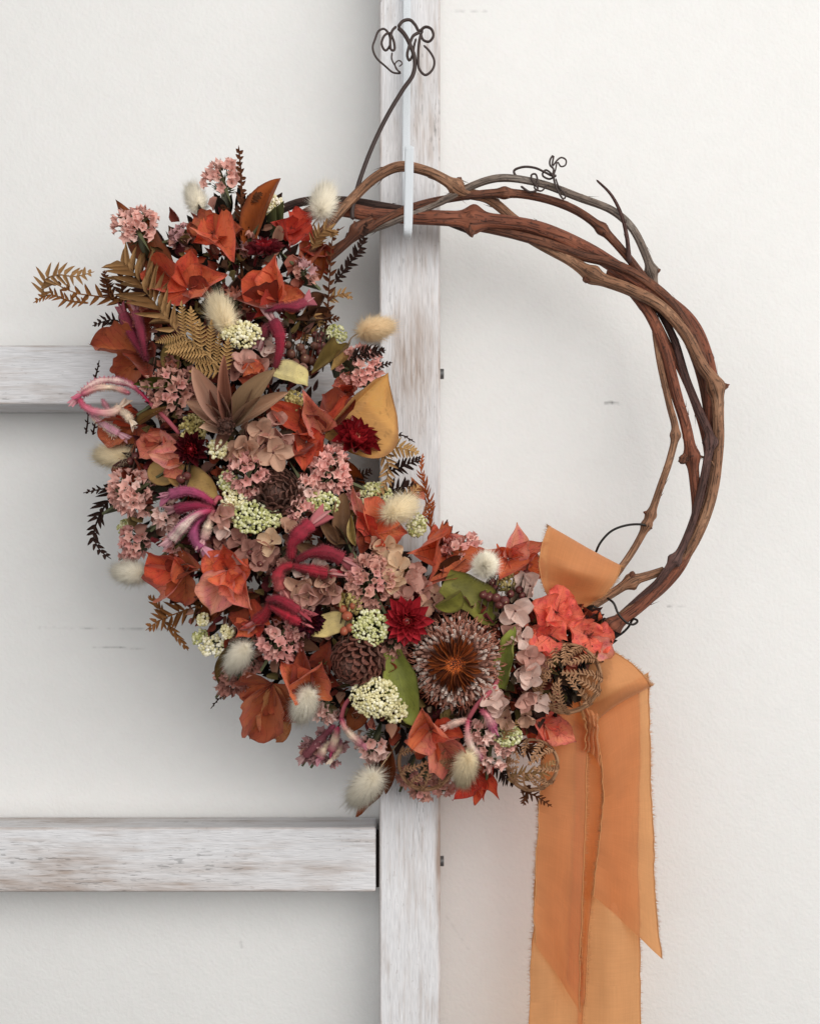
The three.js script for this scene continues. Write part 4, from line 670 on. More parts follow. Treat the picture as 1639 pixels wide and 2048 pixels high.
// ---- strawflowers
const strawV = [0, 1, 2].map((k) => leaf({ prof: 'ovate', nu: 6, nv: 8, bend: 0.25 + 0.2 * k, bend2: 0.3, cup: 0.5 }));
function straw(x, y, r, tones, { dz = 30, dir, open = 1, label, inner = 'bright' } = {}) {
  const { g, o } = flower('strawflower', A(x, y, dz), label), ax = (dir ? V(dir[0], -dir[1], dir[2] ?? 1) : facing(x, y, 0.5)).normalize(), q = new THREE.Quaternion().setFromUnitVectors(V(0, 0, 1), ax), R = r * S;
  const rings = [[11, 1.06, 0.08 + 0.5 * (1 - open), 0.46, 0], [11, 0.95, 0.42 + 0.3 * (1 - open), 0.44, 0], [10, 0.72, 0.85 + 0.2 * (1 - open), 0.30, 1], [8, 0.50, 1.15, 0.26, 1], [6, 0.36, 1.4, 0.22, 2]];
  rings.forEach(([n, L, el, w, t], ri) => { for (let k = 0; k < n; k++) {
    const a = (k + 0.5 * (ri % 2)) / n * 6.283 + rr(-0.1, 0.1), e = el + rr(-0.1, 0.1), d = V(Math.cos(a) * Math.cos(e), Math.sin(a) * Math.cos(e), Math.sin(e)).applyQuaternion(q), b = V(Math.cos(a) * R * 0.14, Math.sin(a) * R * 0.14, ri * R * 0.05).applyQuaternion(q);
    const m = mesh('bract', strawV[Math.floor(rnd() * 3)], M['straw_' + tones[Math.min(t, tones.length - 1)]], g); setAlong(m, b, b.clone().addScaledVector(d, R * L * rr(0.9, 1.05)), R * w, ax, V());
  } });
  const c = mesh('centre', new THREE.SphereGeometry(R * 0.22, 12, 10), M['straw_' + inner], g); c.position.copy(ax).multiplyScalar(R * 0.22);
}
straw(530, 508, 36, ['burgundy', 'deep', 'red'], { dir: [0, -0.8, 0.6], dz: 24, open: 0.75, inner: 'deep', label: 'dark burgundy strawflower near the top' });
straw(708, 886, 48, ['deep', 'red', 'blush'], { dir: [0.35, -0.5, 0.8], dz: 64, open: 0.85, inner: 'deep', label: 'deep red strawflower below the amber leaf' });
straw(386, 898, 33, ['burgundy', 'deep', 'bright'], { dir: [-0.1, 0.1, 1], dz: 44, open: 0.6, label: 'small shiny strawflower at the left of the protea' });
straw(812, 1240, 46, ['bright', 'red', 'blush'], { dir: [0.05, 0.1, 1], dz: 46, open: 1, inner: 'deep', label: 'open red strawflower at the upper left of the banksia' });
straw(618, 1240, 30, ['plum', 'burgundy', 'plum'], { dir: [0.2, 0.1, 0.9], dz: 34, open: 0.9, inner: 'plum', label: 'tiny dark plum strawflower beside the cream leaf' });

// ---- hydrangea florets
const hydV = [0, 1, 2, 3, 4, 5, 6].map((k) => leaf({ prof: 'round', nu: 6, nv: 8, bend: rr(0.2, 1.0), bend2: rr(-1.3, 0.1), cup: rr(0.2, 0.75), fold: rr(0, 0.25), wave: 0.03, twist: rr(-0.4, 0.4), crumple: 0.08 }));
const dot = new THREE.IcosahedronGeometry(1, 1);
function hydrangea(x, y, r, tone, { dz = 30, dir, n = 4, spin = rnd() * 1.5 } = {}) {
  const { g, o } = flower('hydrangea_floret', A(x, y, dz)), ax = (dir ? V(dir[0], -dir[1], dir[2] ?? 1) : facing(x, y, 0.5).add(V(gauss() * 0.55, gauss() * 0.55, 0))).normalize(), q = new THREE.Quaternion().setFromUnitVectors(V(0, 0, 1), ax);
  r *= 1.16;
  for (let k = 0; k < n; k++) { const a = spin + k / n * 6.283 + gauss() * 0.12, d = V(Math.cos(a), Math.sin(a), rr(0.0, 0.75)).applyQuaternion(q).normalize(), m = mesh('petal', pick(hydV), M['petal_' + tone], g); setAlong(m, V(), d.clone().multiplyScalar(r * S * rr(0.9, 1.1)), r * S * rr(0.78, 0.98), ax, V()); }
  const c = mesh('centre', dot, M.berry, g); c.scale.setScalar(2.4 * S); c.position.copy(ax).multiplyScalar(1.5 * S);
}
for (const [x, y, r, t, dz] of [[522, 862, 28, 'beige', 44], [486, 898, 28, 'beige', 46], [546, 905, 32, 'beige', 44], [502, 912, 28, 'beige', 42], [530, 886, 26, 'rose', 38], [478, 905, 24, 'beige', 36], [560, 875, 26, 'rose', 36], [552, 845, 22, 'rose', 32], [462, 905, 20, 'beige', 26],
  [488, 730, 26, 'rose', 32], [470, 745, 22, 'dusk', 22], [530, 692, 26, 'pale', 24], [515, 735, 24, 'rose', 20], [540, 720, 20, 'dusk', 14],
  [498, 1102, 27, 'dusk', 36], [520, 1128, 26, 'dusk', 36], [545, 1082, 26, 'cream', 40], [575, 1062, 24, 'beige', 38], [480, 1080, 22, 'dusk', 26], [530, 1100, 24, 'rose', 28],
  [592, 1172, 26, 'beige', 36], [618, 1188, 28, 'rose', 36], [645, 1160, 26, 'beige', 32], [598, 1205, 24, 'beige', 30], [640, 1200, 26, 'dusk', 32], [610, 1150, 22, 'pale', 36], [575, 1195, 22, 'rose', 28], [660, 1185, 24, 'rose', 30], [632, 1135, 20, 'pale', 34],
  [772, 1096, 27, 'cream', 44], [796, 1140, 30, 'cream', 48], [815, 1162, 26, 'rose', 40], [782, 1172, 28, 'cream', 44], [806, 1196, 24, 'rose', 34], [745, 1098, 22, 'beige', 34], [828, 1150, 22, 'rose', 32], [700, 1135, 20, 'rose', 32],
  [842, 1215, 22, 'beige', 20], [880, 1228, 22, 'rose', 8], [868, 1190, 20, 'beige', 12], [895, 1155, 20, 'rose', 10],
  [1060, 1172, 29, 'pale', 36], [1030, 1222, 31, 'pale', 40], [1015, 1268, 24, 'rose', 34], [1046, 1278, 22, 'pale', 42], [1058, 1316, 26, 'rose', 44], [1062, 1356, 28, 'pale', 52], [1040, 1392, 27, 'rose', 46], [1072, 1406, 25, 'pale', 44], [1036, 1340, 22, 'pale', 40], [1080, 1330, 22, 'rose', 36], [1000, 1412, 26, 'pale', 46], [975, 1398, 24, 'pale', 46], [1050, 1430, 22, 'beige', 30], [1010, 1435, 22, 'beige', 30],
  [440, 1032, 24, 'rose', 44], [455, 1058, 22, 'pale', 36], [460, 1020, 20, 'beige', 34], [560, 1010, 18, 'beige', 20], [445, 1085, 18, 'dusk', 22], [420, 1108, 18, 'dusk', 12], [600, 740, 20, 'rose', 16], [845, 1180, 22, 'rose', 20], [330, 910, 18, 'dusk', 6], [655, 1265, 16, 'dusk', 16]]) hydrangea(x, y, r, t, { dz });

// ---- leucadendron with long bracts round a small cone
function leuca(x, y, dz, tips, coneR, label) {
  const { g, o } = flower('leucadendron_flower', A(x, y, dz), label);
  for (const [tx, ty, w, c1, c2, lift = 30, bend = -0.3] of tips) {
    const ge = leaf({ prof: 'lance', nu: 6, nv: 12, bend, cup: 0.45, twist: rr(-0.25, 0.25), wave: 0.012 }), n = ge.attributes.position.count, col = new Float32Array(n * 3), a = C(c1), b = C(c2);
    for (let i = 0; i < n; i++) { const k = mixC(a, b, ge.attributes.uv.getY(i) + 0.25 * (ge.attributes.uv.getX(i) - 0.5)); col[3 * i] = k.r; col[3 * i + 1] = k.g; col[3 * i + 2] = k.b; }
    ge.setAttribute('color', new THREE.BufferAttribute(col, 3));
    const m = mesh('bract', ge, M.leucadendron, g); setAlong(m, o, A(tx, ty, dz + lift), w * S, V(-(tx - x) * 0.004, (ty - y) * 0.004, 1), o);
  }
  if (coneR) coneOf(g, V(0, -2 * S, 40 * S), V(0, -0.1, 1), coneR, ['c', 'a'], 26, 0.7);
}
const scaleGeo = (() => {                                        // a thick cone scale with a rounded, upturned lip
  const s = new THREE.Shape(); s.moveTo(-0.18, 0); s.quadraticCurveTo(-0.62, 0.65, -0.42, 0.92); s.quadraticCurveTo(0, 1.14, 0.42, 0.92); s.quadraticCurveTo(0.62, 0.65, 0.18, 0); s.closePath();
  const g = new THREE.ExtrudeGeometry(s, { depth: 0.10, bevelEnabled: true, bevelThickness: 0.04, bevelSize: 0.04, bevelSegments: 1, curveSegments: 4, steps: 1 }), p = g.attributes.position;
  for (let i = 0; i < p.count; i++) { const x = p.getX(i), y = p.getY(i); p.setZ(i, p.getZ(i) - 0.05 - 0.30 * y * y * (1 - y) + 0.22 * y * y * y - 0.55 * x * x); }
  g.computeVertexNormals(); return g;
})();
function coneOf(g, at, axis, r, tones, n = 64, tall = 1.25) {
  const q = new THREE.Quaternion().setFromUnitVectors(V(0, 0, 1), axis.clone().normalize()), R = r * S;
  const body = mesh('cone_core', coreGeo, M.cone_c, g); body.position.copy(at); body.quaternion.copy(q); body.scale.set(R * 0.55, R * 0.55, R * tall * 0.75);
  for (let i = 0; i < n; i++) {
    const f = (i + 0.5) / n, th = Math.acos(1 - 1.45 * f), a = i * 2.39996, st = Math.sin(th), ct = Math.cos(th), b = V(Math.cos(a) * st * 0.42, Math.sin(a) * st * 0.42, ct * tall * 0.60 - 0.1), up = 1.25 * (1 - f) + 0.12, d = V(Math.cos(a) * Math.max(0.15, st), Math.sin(a) * Math.max(0.15, st), up).normalize(), L = (0.24 + 0.42 * Math.sqrt(f)) * rr(0.92, 1.06);
    const L2 = L; const bb = b.multiplyScalar(R).applyQuaternion(q).add(at), dd = d.applyQuaternion(q), m = mesh('scale', scaleGeo, M['cone_' + pick(tones)], g);
    setAlong(m, bb, bb.clone().addScaledVector(dd, L * R), (0.30 + 0.18 * f) * R, V(0, 0, 1).applyQuaternion(q), V()); m.scale.z = L * R * 0.9;
  }
}
leuca(460, 856, 40, [[384, 734, 44, '#b08476', '#cfa68e', 60], [446, 712, 26, '#8e5848', '#c08c74', 66], [547, 738, 46, '#8a6c50', '#ab9070', 50], [574, 782, 30, '#a8846c', '#cfac90', 40], [371, 802, 30, '#9a7062', '#dab49a', 40], [392, 858, 34, '#8e6456', '#eac8ae', 30, 0.5], [420, 775, 24, '#6a4034', '#8a5a48', 40], [505, 760, 26, '#6a4230', '#80604a', 30], [430, 900, 22, '#5c3a30', '#8a6050', 20]], 17, 'dusty brown leucadendron with long bracts and a small cone');
leuca(640, 1170, 30, [[628, 1210, 24, '#8a5a4c', '#c09080', 20], [655, 1130, 24, '#6a4438', '#9a7060', 26], [676, 1190, 22, '#7a5040', '#a88070', 20], [600, 1140, 22, '#7a5040', '#b08070', 16]], 0);
leuca(690, 1090, 10, [[640, 1035, 24, '#5a3a2c', '#8a6a54', 20], [655, 1070, 22, '#4a3024', '#7a5844', 14], [730, 1040, 26, '#4a2c1e', '#7a4a34', 14]], 0);
{ const { g } = flower('pine_cone', A(552, 990, 24), 'dark pine cone between the two upper pink statice heads'); coneOf(g, V(), V(0.05, 0.15, 1), 52, ['a', 'c', 'a'], 72, 1.0); }
{ const { g } = flower('pine_cone', A(716, 1320, 26), 'reddish brown pine cone left of the banksia'); coneOf(g, V(), V(-0.42, -0.38, 0.8), 54, ['b', 'a', 'b'], 76, 1.25); }

// ---- banksia
{
  const { g, o } = flower('banksia', A(912, 1324, 8), 'large round banksia with a brown centre and grey tipped florets'), R = 90 * S, ax = V(-0.10, -0.06, 1).normalize(), q = new THREE.Quaternion().setFromUnitVectors(V(0, 0, 1), ax);
  const base = mesh('flower_base', new THREE.SphereGeometry(1, 28, 18), M.banksia_base, g); base.scale.set(R * 0.84, R * 0.84, R * 0.52); base.quaternion.copy(q);
  const on = (rad, a) => { const s = clamp(rad, 0, 0.98); return V(Math.cos(a) * s, Math.sin(a) * s, Math.sqrt(1 - s * s) * 0.62 - 0.06).multiplyScalar(R).applyQuaternion(q); };
  const heart = new MB(); for (let i = 0; i < 260; i++) { const a = rnd() * 6.283, s = Math.sqrt(rnd()) * 0.20; heart.hair(on(s, a).multiplyScalar(0.97), V(Math.cos(a) * s * 3, Math.sin(a) * s * 3, 1).applyQuaternion(q), R * rr(0.06, 0.14), R * 0.012); } heart.build('heart', M.banksia_heart, g, true);
  const styleG = leaf({ prof: 'strap', nu: 3, nv: 8, bend: -0.5, cup: 0.8 });
  for (let i = 0; i < 62; i++) { const a = i / 62 * 6.283 * 3 + rr(-0.06, 0.06), ring = Math.floor(i / 21), r0 = 0.17 + 0.07 * ring, r1 = 0.46 + 0.07 * ring + rr(-0.03, 0.05), b = on(r0, a), t = on(r1, a + rr(-0.05, 0.05)).addScaledVector(ax, R * (0.09 - 0.02 * ring)), m = mesh('style', styleG, M[rnd() < 0.6 ? 'style' : 'style_dark'], g); setAlong(m, b, t, R * 0.055, ax, V()); }
  const tubeG = grid(8, 4, (i, v) => { const a = i * 6.28318, k = Math.round(v * 4), r = [0.30, 0.44, 0.5, 0.42, 0.22][k], z = [0, 0.5, 1.0, 1.12, 0.9][k]; return [V(Math.cos(a) * r, Math.sin(a) * r, z), i, v]; }, true);
  const dotG = new THREE.CircleGeometry(0.2, 8);
  for (let i = 0; i < 270; i++) {
    const f = i / 270, rad = Math.sqrt(lerp(0.26, 0.97, f)), a = i * 2.39996 + 0.1 * Math.sin(i), p = on(rad * 0.97, a), nrm = V(Math.cos(a + 0.2) * rad * 1.1, Math.sin(a + 0.2) * rad * 1.1, 0.62 - 0.55 * f).applyQuaternion(q).add(V(gauss() * 0.3, gauss() * 0.3, 0.1)).normalize(), s = R * rr(0.058, 0.076), m = mesh('floret', tubeG, M[rnd() < 0.58 ? 'banksia_floret' : 'banksia_floret_brown'], g);
    aim(p.multiplyScalar(rr(0.86, 0.97)), nrm, V(s, s, s * rr(1.7, 2.8) * (1 - 0.5 * f))).decompose(m.position, m.quaternion, m.scale);
    const d = mesh('mouth', dotG, M.banksia_mouth, m); d.position.z = 0.96;
  }
  const loop = new MB(), bit = new THREE.TorusGeometry(1, 0.085, 5, 14, 4.2);
  for (let i = 0; i < 300; i++) { const a = rnd() * 6.283, rad = rr(0.66, 1.0), p = on(rad, a).multiplyScalar(1.04), t = V(-Math.sin(a), Math.cos(a), gauss() * 0.3).applyQuaternion(q).normalize(), s = R * rr(0.05, 0.10); loop.add(bit, aim(p, t.add(V(gauss() * 0.3, gauss() * 0.3, gauss() * 0.3)).normalize(), s)); }
  loop.build('curled_style', M.banksia_loop, g, true);
}

// ---- berries and capsules
const berryGeo = new THREE.IcosahedronGeometry(1, 2), berryTip = new THREE.ConeGeometry(0.3, 0.4, 6);
function berries(name, list, m, label) {
  const o = A(list[0][0], list[0][1], 0), g = part(name, o, label), st = new MB(), p = berryGeo.attributes.position;
  for (const [x, y, r, dz = 30] of list) {
    const c = A(x, y, dz).sub(o), b = mesh('berry', berryGeo, m, g); b.position.copy(c); b.scale.set(r * S, r * S * rr(0.9, 1.15), r * S); b.rotation.set(rnd() * 3, rnd() * 3, rnd() * 3);
    const d = V(gauss() * 0.5, gauss() * 0.5, 1).normalize(), t = mesh('calyx', berryTip, M.stem_tan, g); t.quaternion.setFromUnitVectors(V(0, 1, 0), d); t.scale.setScalar(r * S * 0.9); t.position.copy(c).addScaledVector(d, r * S * 1.02);
    st.add(coneGeo, along(c, c.clone().add(V(gauss() * 8 * S, gauss() * 8 * S, -34 * S)), 1.4 * S, V(0.2, 1, 0.1)));
  }
  st.build('stem', M.stem_dark, g, true);
}
berries('berry_cluster', [[582, 708, 9], [600, 695, 9], [590, 726, 9], [610, 718, 10, 36], [606, 704, 7], [622, 722, 8], [628, 692, 8], [575, 690, 8]], M.berry_brown, 'brown berry cluster below the red kangaroo paw');
berries('berry_cluster', [[636, 680, 8, 24], [645, 692, 8, 26], [640, 705, 8, 26], [652, 702, 8, 24], [650, 715, 8, 24], [634, 694, 8, 24], [642, 670, 7, 20], [630, 670, 7, 18]], M.berry);
berries('berry_cluster', [[970, 1178, 9], [984, 1166, 9], [990, 1178, 8], [978, 1194, 9], [992, 1196, 9, 38], [1008, 1202, 10, 38], [1020, 1188, 8], [1038, 1180, 8], [1052, 1147, 8], [998, 1210, 8], [966, 1190, 8], [1050, 1208, 8], [984, 1152, 7], [1044, 1192, 7]], M.berry, 'dark burgundy berry cluster under the round bunny tail');
berries('capsule_cluster', [[694, 1232, 9, 44], [700, 1256, 9, 44], [688, 1262, 8, 44], [686, 1218, 8, 38], [704, 1212, 7, 36]], M.capsule, 'reddish seed capsules beside the cream leaf');
berries('capsule_cluster', [[362, 958, 9, 46], [374, 952, 8, 46], [272, 912, 8, 20], [262, 922, 8, 14]], M.berry);
berries('capsule_cluster', [[430, 1080, 9, 20], [440, 1094, 9, 18], [500, 1106, 6, 44], [520, 1128, 6, 44], [702, 1112, 6, 40]], M.berry);

// ---- ferns
const leaflet = [0, 1, 2].map((k) => leaf({ prof: 'needle', nu: 2, nv: 5, bend: rr(-0.3, 0.6), cup: 0.5, side: 0.10 }));
function pinnaGeo(n, ll, lw) { const mb = new MB(); mb.add(coneGeo, new THREE.Matrix4().makeScale(0.035, 1, 0.035)); for (let i = 1; i < n; i++) for (const s of [-1, 1]) { const t = i / n, L = ll * Math.sin(Math.PI * (0.22 + 0.72 * t)); mb.add(leaflet[0], along(V(0, t, 0), V(s * L, t + L * 0.55, 0.05), lw, V(0, 0, 1))); } mb.add(leaflet[0], along(V(0, 0.9, 0), V(0, 1.08, 0), lw, V(0, 0, 1))); return mb.geo(false); }
const pinnae = [pinnaGeo(9, 0.24, 0.085), pinnaGeo(7, 0.30, 0.10), pinnaGeo(11, 0.18, 0.065)];
function fern(path, tone, { n = 12, len = 40, w = 7, ang = 0.9, kind = 'leaflet', from = 0.05, to = 0.98, prof = (t) => Math.sin(Math.PI * (0.25 + 0.72 * t)), sides = [-1, 1], label, rz = 0.25, rad = 2.2, hint, sub = 300 } = {}) {
  const pts = path.map(([x, y, z]) => P(x, y, (z ?? dome(x, y).z + 20) * S)), o = pts[0].clone(), g = part('fern_frond', o, label), q = pts.map((v) => v.sub(o)), geo = tube(q, (v) => rad * S * (1 - 0.6 * v), { seg: 40, radial: 6 }), cv = geo.userData.curve, m = M['fern_' + tone];
  mesh('rachis', geo, m, g);
  for (let i = 0; i < n; i++) for (const s of sides) {
    const t = lerp(from, to, (i + (s > 0 ? 0.3 : 0)) / n), p = cv.getPointAt(t), T = cv.getTangentAt(t), side = V(0, 0, 1).cross(T).normalize().multiplyScalar(s), aa = ang * rr(0.85, 1.12), d = T.clone().multiplyScalar(Math.cos(aa)).addScaledVector(side, Math.sin(aa)).add(V(0, 0, gauss() * rz)).normalize(), L = len * S * prof(t) * rr(0.85, 1.12);
    const k = mesh(kind === 'leaflet' ? 'leaflet' : 'pinna', kind === 'leaflet' ? pick(leaflet) : pick(pinnae), m, g);
    setAlong(k, p, p.clone().addScaledVector(d, L), kind === 'leaflet' ? w * S : L, hint ? V(...hint) : V(gauss() * 0.4, gauss() * 0.4, 1), V());
  }
  return g;
}
fern([[442, 742, 160], [405, 705, 158], [360, 668, 150], [325, 628, 132], [296, 588, 108], [268, 548, 84], [238, 522, 70]], 'tan', { n: 16, len: 74, w: 11, ang: 0.75, from: 0.36, prof: (t) => 0.25 + 0.75 * Math.sin(Math.PI * clamp((t - 0.3) / 0.75)), label: 'tan fern frond with long leaflets at the upper left' });
fern([[448, 748, 162], [418, 712, 162], [385, 684, 160], [352, 662, 152]], 'gold', { n: 6, len: 60, kind: 'pinna', ang: 0.8, from: 0.0, prof: () => 1, label: 'golden feathery fern above the leucadendron' });
fern([[295, 640, 30], [262, 615, 34], [225, 598, 36], [190, 592, 38], [152, 586, 38], [120, 572, 40], [96, 560, 40]], 'bronze', { n: 9, len: 30, kind: 'leaflet', w: 9, label: 'bronze curling fern tip far out at the left' });
fern([[230, 606, 36], [216, 580, 36], [209, 540, 36]], 'brown', { n: 9, len: 20, w: 7, ang: 1.0 });
fern([[258, 614, 36], [246, 585, 36], [240, 545, 36]], 'brown', { n: 9, len: 22, w: 7, ang: 1.0 });
fern([[84, 598, 40], [92, 560, 52], [118, 550, 58], [150, 553, 52], [190, 543, 44]], 'tan', { n: 11, len: 34, w: 8, sides: [-1, 1], ang: 1.0 });
fern([[178, 606, 36], [140, 602, 40], [100, 590, 46], [66, 606, 40]], 'bronze', { n: 10, len: 22, w: 6 });
fern([[262, 655, 20], [225, 640, 20], [184, 652, 18]], 'dark', { n: 8, len: 20, w: 6 });
fern([[300, 570, 60], [262, 552, 60], [236, 522, 58]], 'dark', { n: 7, len: 20, w: 7 });
fern([[484, 560, 70], [482, 490, 78], [483, 420, 72], [482, 350, 64], [477, 290, 58]], 'brown', { n: 17, len: 26, w: 8, ang: 0.75, from: 0.15, rad: 3.4, rz: 0.7, prof: (t) => 1.1 - 0.75 * t, label: 'dark upright fern spike at the top' });
fern([[484, 412, 72], [504, 398, 70], [526, 386, 66]], 'brown', { n: 7, len: 16, w: 7 });
fern([[440, 410, 50], [452, 425, 52], [472, 452, 56]], 'brown', { n: 7, len: 14, w: 6 });
fern([[646, 690, 40], [655, 620, 46], [660, 540, 48], [668, 470, 44], [690, 452, 40]], 'brown', { n: 13, len: 20, w: 8, ang: 0.8, rz: 0.6 });
fern([[668, 568, 46], [698, 528, 46], [722, 492, 44], [733, 440, 40]], 'dark', { n: 14, len: 19, w: 8, ang: 0.9, rz: 0.6, label: 'dark beaded fern sprig against the ladder upright' });
fern([[624, 500, 50], [640, 470, 54], [660, 460, 54], [672, 475, 52]], 'tan', { n: 10, len: 30, w: 7, ang: 0.9 });
fern([[655, 600, 40], [690, 588, 40], [705, 600, 40]], 'tan', { n: 6, len: 18, w: 6 }); fern([[650, 640, 36], [680, 636, 36]], 'brown', { n: 4, len: 12, w: 6 });
fern([[598, 640, 60], [626, 632, 62], [646, 655, 60]], 'pale', { n: 8, len: 22, w: 5 }); fern([[600, 680, 60], [622, 664, 64], [640, 670, 60]], 'pale', { n: 7, len: 20, w: 6 });
fern([[245, 960, 20], [222, 995, 24], [200, 1030, 26], [188, 1072, 24], [200, 1100, 22], [224, 1119, 20]], 'dark', { n: 13, len: 36, w: 8.5, ang: 0.75, rad: 2.6, prof: (t) => 1.1 - 0.85 * t, label: 'dark drooping fern frond at the left edge' });
fern([[232, 975, 26], [205, 978, 28], [166, 986, 28]], 'dark', { n: 5, len: 13, w: 6 });
fern([[440, 1190, 60], [395, 1212, 60], [350, 1228, 50], [318, 1242, 40], [290, 1262, 34]], 'bronze', { n: 12, len: 40, w: 8, ang: 0.85, label: 'bronze fern frond at the lower left' });
fern([[325, 1240, 40], [345, 1258, 40], [362, 1280, 36], [377, 1302, 30]], 'bronze', { n: 5, len: 22, w: 7, ang: 0.4 }); fern([[335, 1238, 44], [315, 1210, 40], [297, 1190, 34]], 'bronze', { n: 6, len: 20, w: 6, ang: 0.5 });
fern([[400, 1215, 62], [440, 1240, 62]], 'bronze', { n: 6, len: 22, w: 6 }); fern([[390, 1215, 66], [420, 1190, 70], [440, 1180, 70]], 'bronze', { n: 6, len: 24, w: 6 });
fern([[716, 862, 70], [750, 890, 70], [775, 925, 64], [770, 970, 56], [752, 1000, 50]], 'tan', { n: 14, len: 26, w: 7, rz: 0.3 });
fern([[752, 905, 66], [785, 895, 66], [815, 900, 62], [838, 908, 54]], 'gold', { n: 12, len: 26, w: 7, ang: 1.1, label: 'golden fern frond reaching across the ladder upright' });
fern([[760, 990, 36], [800, 975, 34], [835, 972, 30]], 'dark', { n: 10, len: 26, w: 7, ang: 1.1 }); fern([[770, 945, 36], [800, 935, 34], [845, 915, 30]], 'dark', { n: 9, len: 22, w: 6.5 });
fern([[690, 985, 40], [720, 955, 44], [745, 940, 44]], 'dark', { n: 8, len: 24, w: 6 }); fern([[770, 880, 60], [800, 870, 54], [830, 885, 46]], 'dark', { n: 5, len: 8, w: 4 });
fern([[838, 1045, 40], [856, 1010, 44], [850, 975, 44], [842, 940, 40], [846, 905, 36]], 'rust', { n: 15, len: 22, w: 4, ang: 0.5, label: 'rust brown needle sprig beside the ladder edge' });
fern([[862, 1062, 30], [858, 1030, 34], [868, 1000, 34]], 'rust', { n: 9, len: 20, w: 3.5, ang: 0.5 }); fern([[800, 1010, 60], [825, 985, 60], [838, 970, 56]], 'pale', { n: 8, len: 22, w: 3 });
fern([[700, 715, 60], [735, 706, 52], [772, 700, 44]], 'dark', { n: 9, len: 22, w: 7 }); fern([[745, 740, 44], [760, 732, 42], [785, 725, 38]], 'dark', { n: 5, len: 10, w: 5 });
fern([[470, 1380, 12], [440, 1396, 6], [421, 1418, 4]], 'dark', { n: 5, len: 8, w: 4 });
fern([[186, 870, 6], [190, 850, 4], [195, 830, 0]], 'dark', { n: 3, len: 10, w: 4 }); fern([[172, 868, 6], [176, 840, 4], [176, 815, 0]], 'dark', { n: 3, len: 8, w: 4 }); fern([[190, 760, 20], [196, 735, 18], [199, 720, 18]], 'dark', { n: 3, len: 8, w: 4 });
fern([[790, 1370, 40], [808, 1345, 50], [830, 1325, 60]], 'dark', { n: 6, len: 16, w: 2.5, ang: 1.0 });
fern([[1005, 1480, 110], [1015, 1462, 112], [1035, 1440, 110]], 'tan', { n: 6, len: 20, w: 3 });
// curled fern balls
function fernBall(x, y, r, z, tone, { n = 10, label, pole = [0.25, 0.2], from = 0, to = 6.283, rim = 1 } = {}) {
  const o = P(x, y, z * S), g = part('fern_curl', o, label), m = M['fern_' + tone], R = r * S, N = V(pole[0], pole[1], 1).normalize();
  for (let k = 0; k < rim; k++) { const pts = []; for (let i = 0; i <= 26; i++) { const a = from + (to - from) * (0.97 * i / 26) + k * 1.1; pts.push(V(Math.cos(a) * R * (1 - 0.04 * k), Math.sin(a) * R * (1 - 0.04 * k), R * (0.10 * Math.sin(a * 2 + k) - 0.1 * k))); } mesh('rachis', tube(pts, (3.0 - 0.5 * k) * S, { seg: 70, radial: 6 }), m, g); }
  for (let k = 0; k < n; k++) {
    const a = from + (to - from) * (k + rr(-0.2, 0.2)) / n, e = V(Math.cos(a), Math.sin(a), 0.0), f = N.clone().multiplyScalar(0.95).addScaledVector(e, rr(0.15, 0.4)).add(V(gauss() * 0.1, gauss() * 0.1, 0)).normalize(), pts = [];
    for (let i = 0; i <= 5; i++) pts.push(e.clone().lerp(f, i / 5).normalize().multiplyScalar(R * (1 - 0.06 * i / 5 * rnd())));
    const geo = tube(pts, 2.1 * S, { seg: 24, radial: 5 }), cv = geo.userData.curve, c = Math.max(5, Math.round(cv.getLength() / (7.5 * S)));
    mesh('rachis', geo, m, g);
    for (let i = 1; i < c; i++) for (const s of [-1, 1]) { if (rnd() < 0.08) continue; const t = i / c, p = cv.getPointAt(t), T = cv.getTangentAt(t), u = p.clone().normalize(), d = T.clone().multiplyScalar(rr(0.5, 0.8)).addScaledVector(u.clone().cross(T).normalize(), s).addScaledVector(u, rr(-0.3, 0.3)).normalize(), L = R * 0.20 * Math.sin(Math.PI * (0.25 + 0.6 * t)) * rr(0.8, 1.1), q = mesh('leaflet', pick(leaflet), m, g); setAlong(q, p, p.clone().addScaledVector(d, L), 5 * S, u, V()); }
  }
}
fernBall(1132, 1357, 66, 96, 'curl', { n: 13, rim: 2, pole: [-0.35, 0.35], label: 'round curled fern ball beside the lower bow loop' });
fernBall(852, 1525, 54, 50, 'curl', { n: 11, rim: 2, pole: [0.3, 0.3], label: 'curled tan fern left of the hanging bunny tail' });
fernBall(1064, 1530, 50, 48, 'curl', { n: 11, rim: 2, pole: [-0.5, 0.1], label: 'curled fern at the bottom right in front of the ribbon' });
fern([[1012, 1560, 50], [1040, 1548, 56], [1080, 1545, 60], [1112, 1520, 56]], 'tan', { n: 12, len: 26, w: 6 });
fern([[1060, 1570, 40], [1050, 1590, 44], [1046, 1612, 44]], 'brown', { n: 6, len: 16, w: 5 }); fern([[1040, 1580, 44], [1070, 1592, 46], [1104, 1614, 44]], 'brown', { n: 7, len: 16, w: 5 });
fern([[990, 1530, 44], [1005, 1545, 46], [1030, 1570, 48]], 'dark', { n: 9, len: 26, w: 5 }); fern([[1030, 1490, 50], [1060, 1500, 56], [1095, 1500, 54]], 'brown', { n: 10, len: 30, w: 5 });

